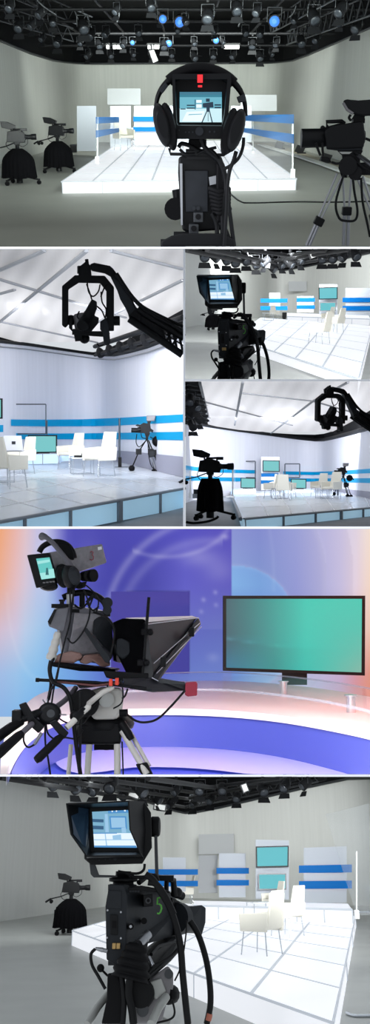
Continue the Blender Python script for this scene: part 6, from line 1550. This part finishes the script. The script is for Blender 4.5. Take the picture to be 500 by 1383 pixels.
part(Q5, 'support_block', slv(E2, [(180, 240, -.02), (320, 248, -.02), (320, 268, -.02), (250, 275, -.02), (190, 262, -.02)], (0, 0, .15)), 'black_metal', bev=.003)
part(Q5, 'balance_rod', MB().cyl(E3(190, 70, -.1), E3(500, 84, -.1), .0085, n=12).cyl(E3(186, 70, -.1), E3(204, 71, -.1), .011, n=12).cyl(E3(500, 84, -.1), E4(260, 100, -.1), .0085, n=12), 'black_metal')
part(Q5, 'balance_rod', MB().cyl(E3(285, 80, -.12), E3(500, 100, -.12), .006, n=10).cyl(E3(500, 100, -.12), E4(140, 72, -.12), .006, n=10), 'rod_brown', label='reddish brown thin rod')
part(Q5, 'fluid_plate', slv(E4, [(-60, 78, -.06), (150, 62, -.06), (160, 80, -.06), (-40, 100, -.06)], (0, 0, .2)), 'charcoal_shell', bev=.002)
for x, y in ((99, 72), (127, 68)): part(Q5, 'orange_lever', MB().box(E4(x, y, -.13), (.012, .012, .024)), 'orange_plastic', bev=.002)
# fluid head
fh = part(Q5, 'fluid_head', MB().slab([E4(x, y, -.02) for x, y in ((0, 110), (60, 92), (148, 96), (156, 150), (150, 205), (128, 238), (20, 240), (2, 200))], [E4(x, y, .22) for x, y in ((0, 110), (60, 92), (148, 96), (156, 150), (150, 205), (128, 238), (20, 240), (2, 200))]), 'pale_paint', bev=.012)
part(fh, 'side_disc', MB().cyl(E4(-18, 165, -.07), E4(-18, 165, .18), .075, n=28).cyl(E4(-18, 165, -.085), E4(-18, 165, -.06), .05, n=24), 'black_metal')
part(fh, 'tilt_dial', MB().cyl(E4(80, 150, -.045), E4(80, 150, 0), .04, n=24), 'light_alloy')
part(fh, 'drag_knob', MB().cyl(E4(138, 210, -.04), E4(176, 208, -.04), .019, n=14), 'black_rubber')
part(Q5, 'head_base', MB().lathe([(.105, 0), (.11, .015), (.10, .04), (.07, .05)], E4(70, 276, .1), (0, 0, 1), 28), 'black_metal')
part(Q5, 'tripod_crown', MB().slab([E4(x, y, 0) for x, y in ((-50, 262), (142, 258), (150, 300), (145, 352), (-60, 352), (-62, 300))], [E4(x, y, .2) for x, y in ((-50, 262), (142, 258), (150, 300), (145, 352), (-60, 352), (-62, 300))]), 'black_metal', bev=.01)
part(Q5, 'bowl_knob', MB().cyl(E4(82, 350, .05), E4(82, 375, .05), .02, n=12).box(E4(82, 362, .05), (.09, .03, .018)), 'black_rubber')
for pts, r, m_ in (([(128, 350, 0), (129, 486, -.02)], .018, 'pale_paint'), ([(2, 352, 0), (-6, 486, -.02)], .017, 'pale_paint'), ([(150, 290, .0), (262, 486, -.05)], .017, 'pale_paint'), ([(180, 285, .02), (272, 450, -.03)], .012, 'pale_paint'), ([(-80, 352, .05), (-92, 486, .05)], .012, 'pale_paint')):
    lg = part(Q5, 'tripod_leg', MB().tube([E4(*p) for p in pts], r, 12), m_)
part(Q5, 'leg_joint', MB().tube([E4(148, 255, 0), E4(176, 300, -.01), E4(190, 330, -.01)], .022, 10), 'black_metal')
part(Q5, 'leg_clamp', MB().slab([E4(x, y, -.05) for x, y in ((210, 440), (262, 430), (290, 486), (235, 486))], [E4(x, y, .02) for x, y in ((210, 440), (262, 430), (290, 486), (235, 486))]), 'black_metal', bev=.004)
# pan bars coming toward the viewer on the left
part(Q5, 'pan_bar', MB().tube([E4(110, 92, -.09), E4(60, 118, -.10), E4(0, 168, -.12), E3(460, 210, -.15)], .014, 12).tube([E3(460, 210, -.15), E3(345, 320, -.2)], .015, 12), 'pale_paint')
part(Q5, 'bar_sleeve', MB().tube([E3(440, 225, -.155), E3(390, 275, -.18)], .019, 12).ball(E3(392, 258, -.16), .02), 'black_metal')
part(Q5, 'zoom_grip', MB().tube([E3(318, 365, -.22), E3(300, 380, -.23), E3(200, 478, -.27), E3(185, 488, -.275)], [.016, .021, .022, .017], 14), 'black_rubber')
part(Q5, 'grip_clamp', MB().slab([E3(x, y, -.22) for x, y in ((255, 292), (290, 275), (358, 345), (340, 372), (310, 360))], [E3(x, y, -.16) for x, y in ((255, 292), (290, 275), (358, 345), (340, 372), (310, 360))]), 'black_metal', bev=.003)
part(Q5, 'pan_bar', MB().tube(smooth([E3(395, 110, .0), E3(355, 160, -.04), E3(300, 205, -.1), E3(200, 272, -.2), E3(110, 350, -.3)]), .0145, 12), 'headset_grey')
part(Q5, 'zoom_grip', MB().tube([E3(115, 345, -.3), E3(95, 362, -.31), E3(0, 445, -.38), E3(-30, 470, -.4)], [.016, .022, .026, .026], 14), 'black_rubber')
part(Q5, 'zoom_grip', MB().tube([E3(112, 288, -.24), E3(60, 315, -.28), E3(-30, 380, -.34)], [.018, .024, .026], 14), 'black_rubber')
part(Q5, 'zoom_control', MB().slab([E3(x, y, -.24) for x, y in ((98, 198), (135, 184), (165, 235), (198, 300), (170, 318), (120, 258))], [E3(x, y, -.16) for x, y in ((98, 198), (135, 184), (165, 235), (198, 300), (170, 318), (120, 258))])
     .box(E3(90, 258, -.24), (.03, .04, .04)).tube([E3(80, 285, -.25), E3(210, 238, -.2)], .02, 10).box(E3(190, 300, -.22), (.05, .04, .03), Matrix.Rotation(.7, 3, 'Y')), 'black_metal', bev=.003)
part(Q5, 'rosette_ring', MB().lathe([(.020, -.0), (.035, 0), (.036, .05), (.022, .05)], E3(264, 245, -.16), (0, -1, .1), 24), 'black_metal')
part(Q5, 'rosette_hole', MB().cyl(E3(264, 245, -.205), E3(264, 245, -.213), .020, n=20), 'rig_metal')
for a, b in (((222, 172), (246, 208)), ((240, 222), (244, 168)), ((300, 248), (345, 252))): part(Q5, 'lock_lever', MB().tube([E3(*a, -.2), E3(*b, -.19)], .0035, 8), 'steel')
part(Q5, 'plug', MB().cyl(E3(216, 345, -.22), E3(180, 405, -.22), .009, n=10), 'steel')
cables(Q5, E3, ((((306, 5), (290, 80), (262, 130), (247, 195)), .005), (((234, 290), (236, 400), (250, 480), (262, 566)), .005), (((180, 405), (150, 420), (130, 405), (122, 370), (135, 320)), .005),
                (((240, 300), (250, 350), (290, 380), (340, 370), (400, 375), (430, 330)), .0045), (((265, -30), (258, 20), (275, 80), (330, 110), (362, 160), (375, 230), (395, 400), (418, 562)), .011),
                (((418, 130), (418, 250), (415, 562)), .007), (((285, 250), (340, 290), (420, 300), (470, 250)), .004)), -.14)
cables(Q5, E4, ((((170, 215), (210, 244), (255, 252), (310, 236), (370, 180), (434, 108)), .006), (((150, 338), (155, 488)), .004), (((120, 40), (150, 90), (150, 160), (110, 190)), .004), (((100, 60), (60, 130), (10, 190), (-30, 230)), .004), (((175, 100), (165, 130), (150, 145)), .005)), -.09)
cables(Q5, E2, ((((78, 0), (80, 80), (60, 160), (30, 290), (20, 364)), .0045), (((120, -10), (140, 50), (125, 110), (90, 155), (70, 140)), .0045), (((85, -40), (130, -20), (165, 20), (160, 60)), .004), (((150, 60), (195, 80), (215, 120), (205, 190)), .006), (((128, 30), (150, 10), (175, 30)), .005)), -.06)
cables(Q5, E1, ((((262, 410), (300, 430), (350, 380), (370, 350), (340, 430)), .005), (((330, 400), (360, 440), (395, 420)), .005)), .02)

MB.RS = 1.0
fl_ = MB(); fl_.quad(P5.fl(-60, 1045.9, -1.5), P5.fl(560, 1045.9, -1.5), P5.fl(560, 985, -1.5), P5.fl(-60, 985, -1.5)); struct(P5, 'floor', fl_, 'desk_low')
lamp(P5, 'AREA', (.2, 4.4, .40), 110, (255, 246, 236), 2.4, .16, aim=(.2, 9.5, -1.2))  # desk light added facing away from the view, no fixture
lamp(P5, 'AREA', (-1.6, 1.2, .9), 36, (240, 240, 255), 1.2, .8, aim=(-.3, 3.3, -.2))  # unseen fill added to brighten the camera body
lamp(P5, 'AREA', (2.9, 6.0, .50), 65, (255, 100, 60), .8, .2, aim=(1.8, 8.2, -.8))
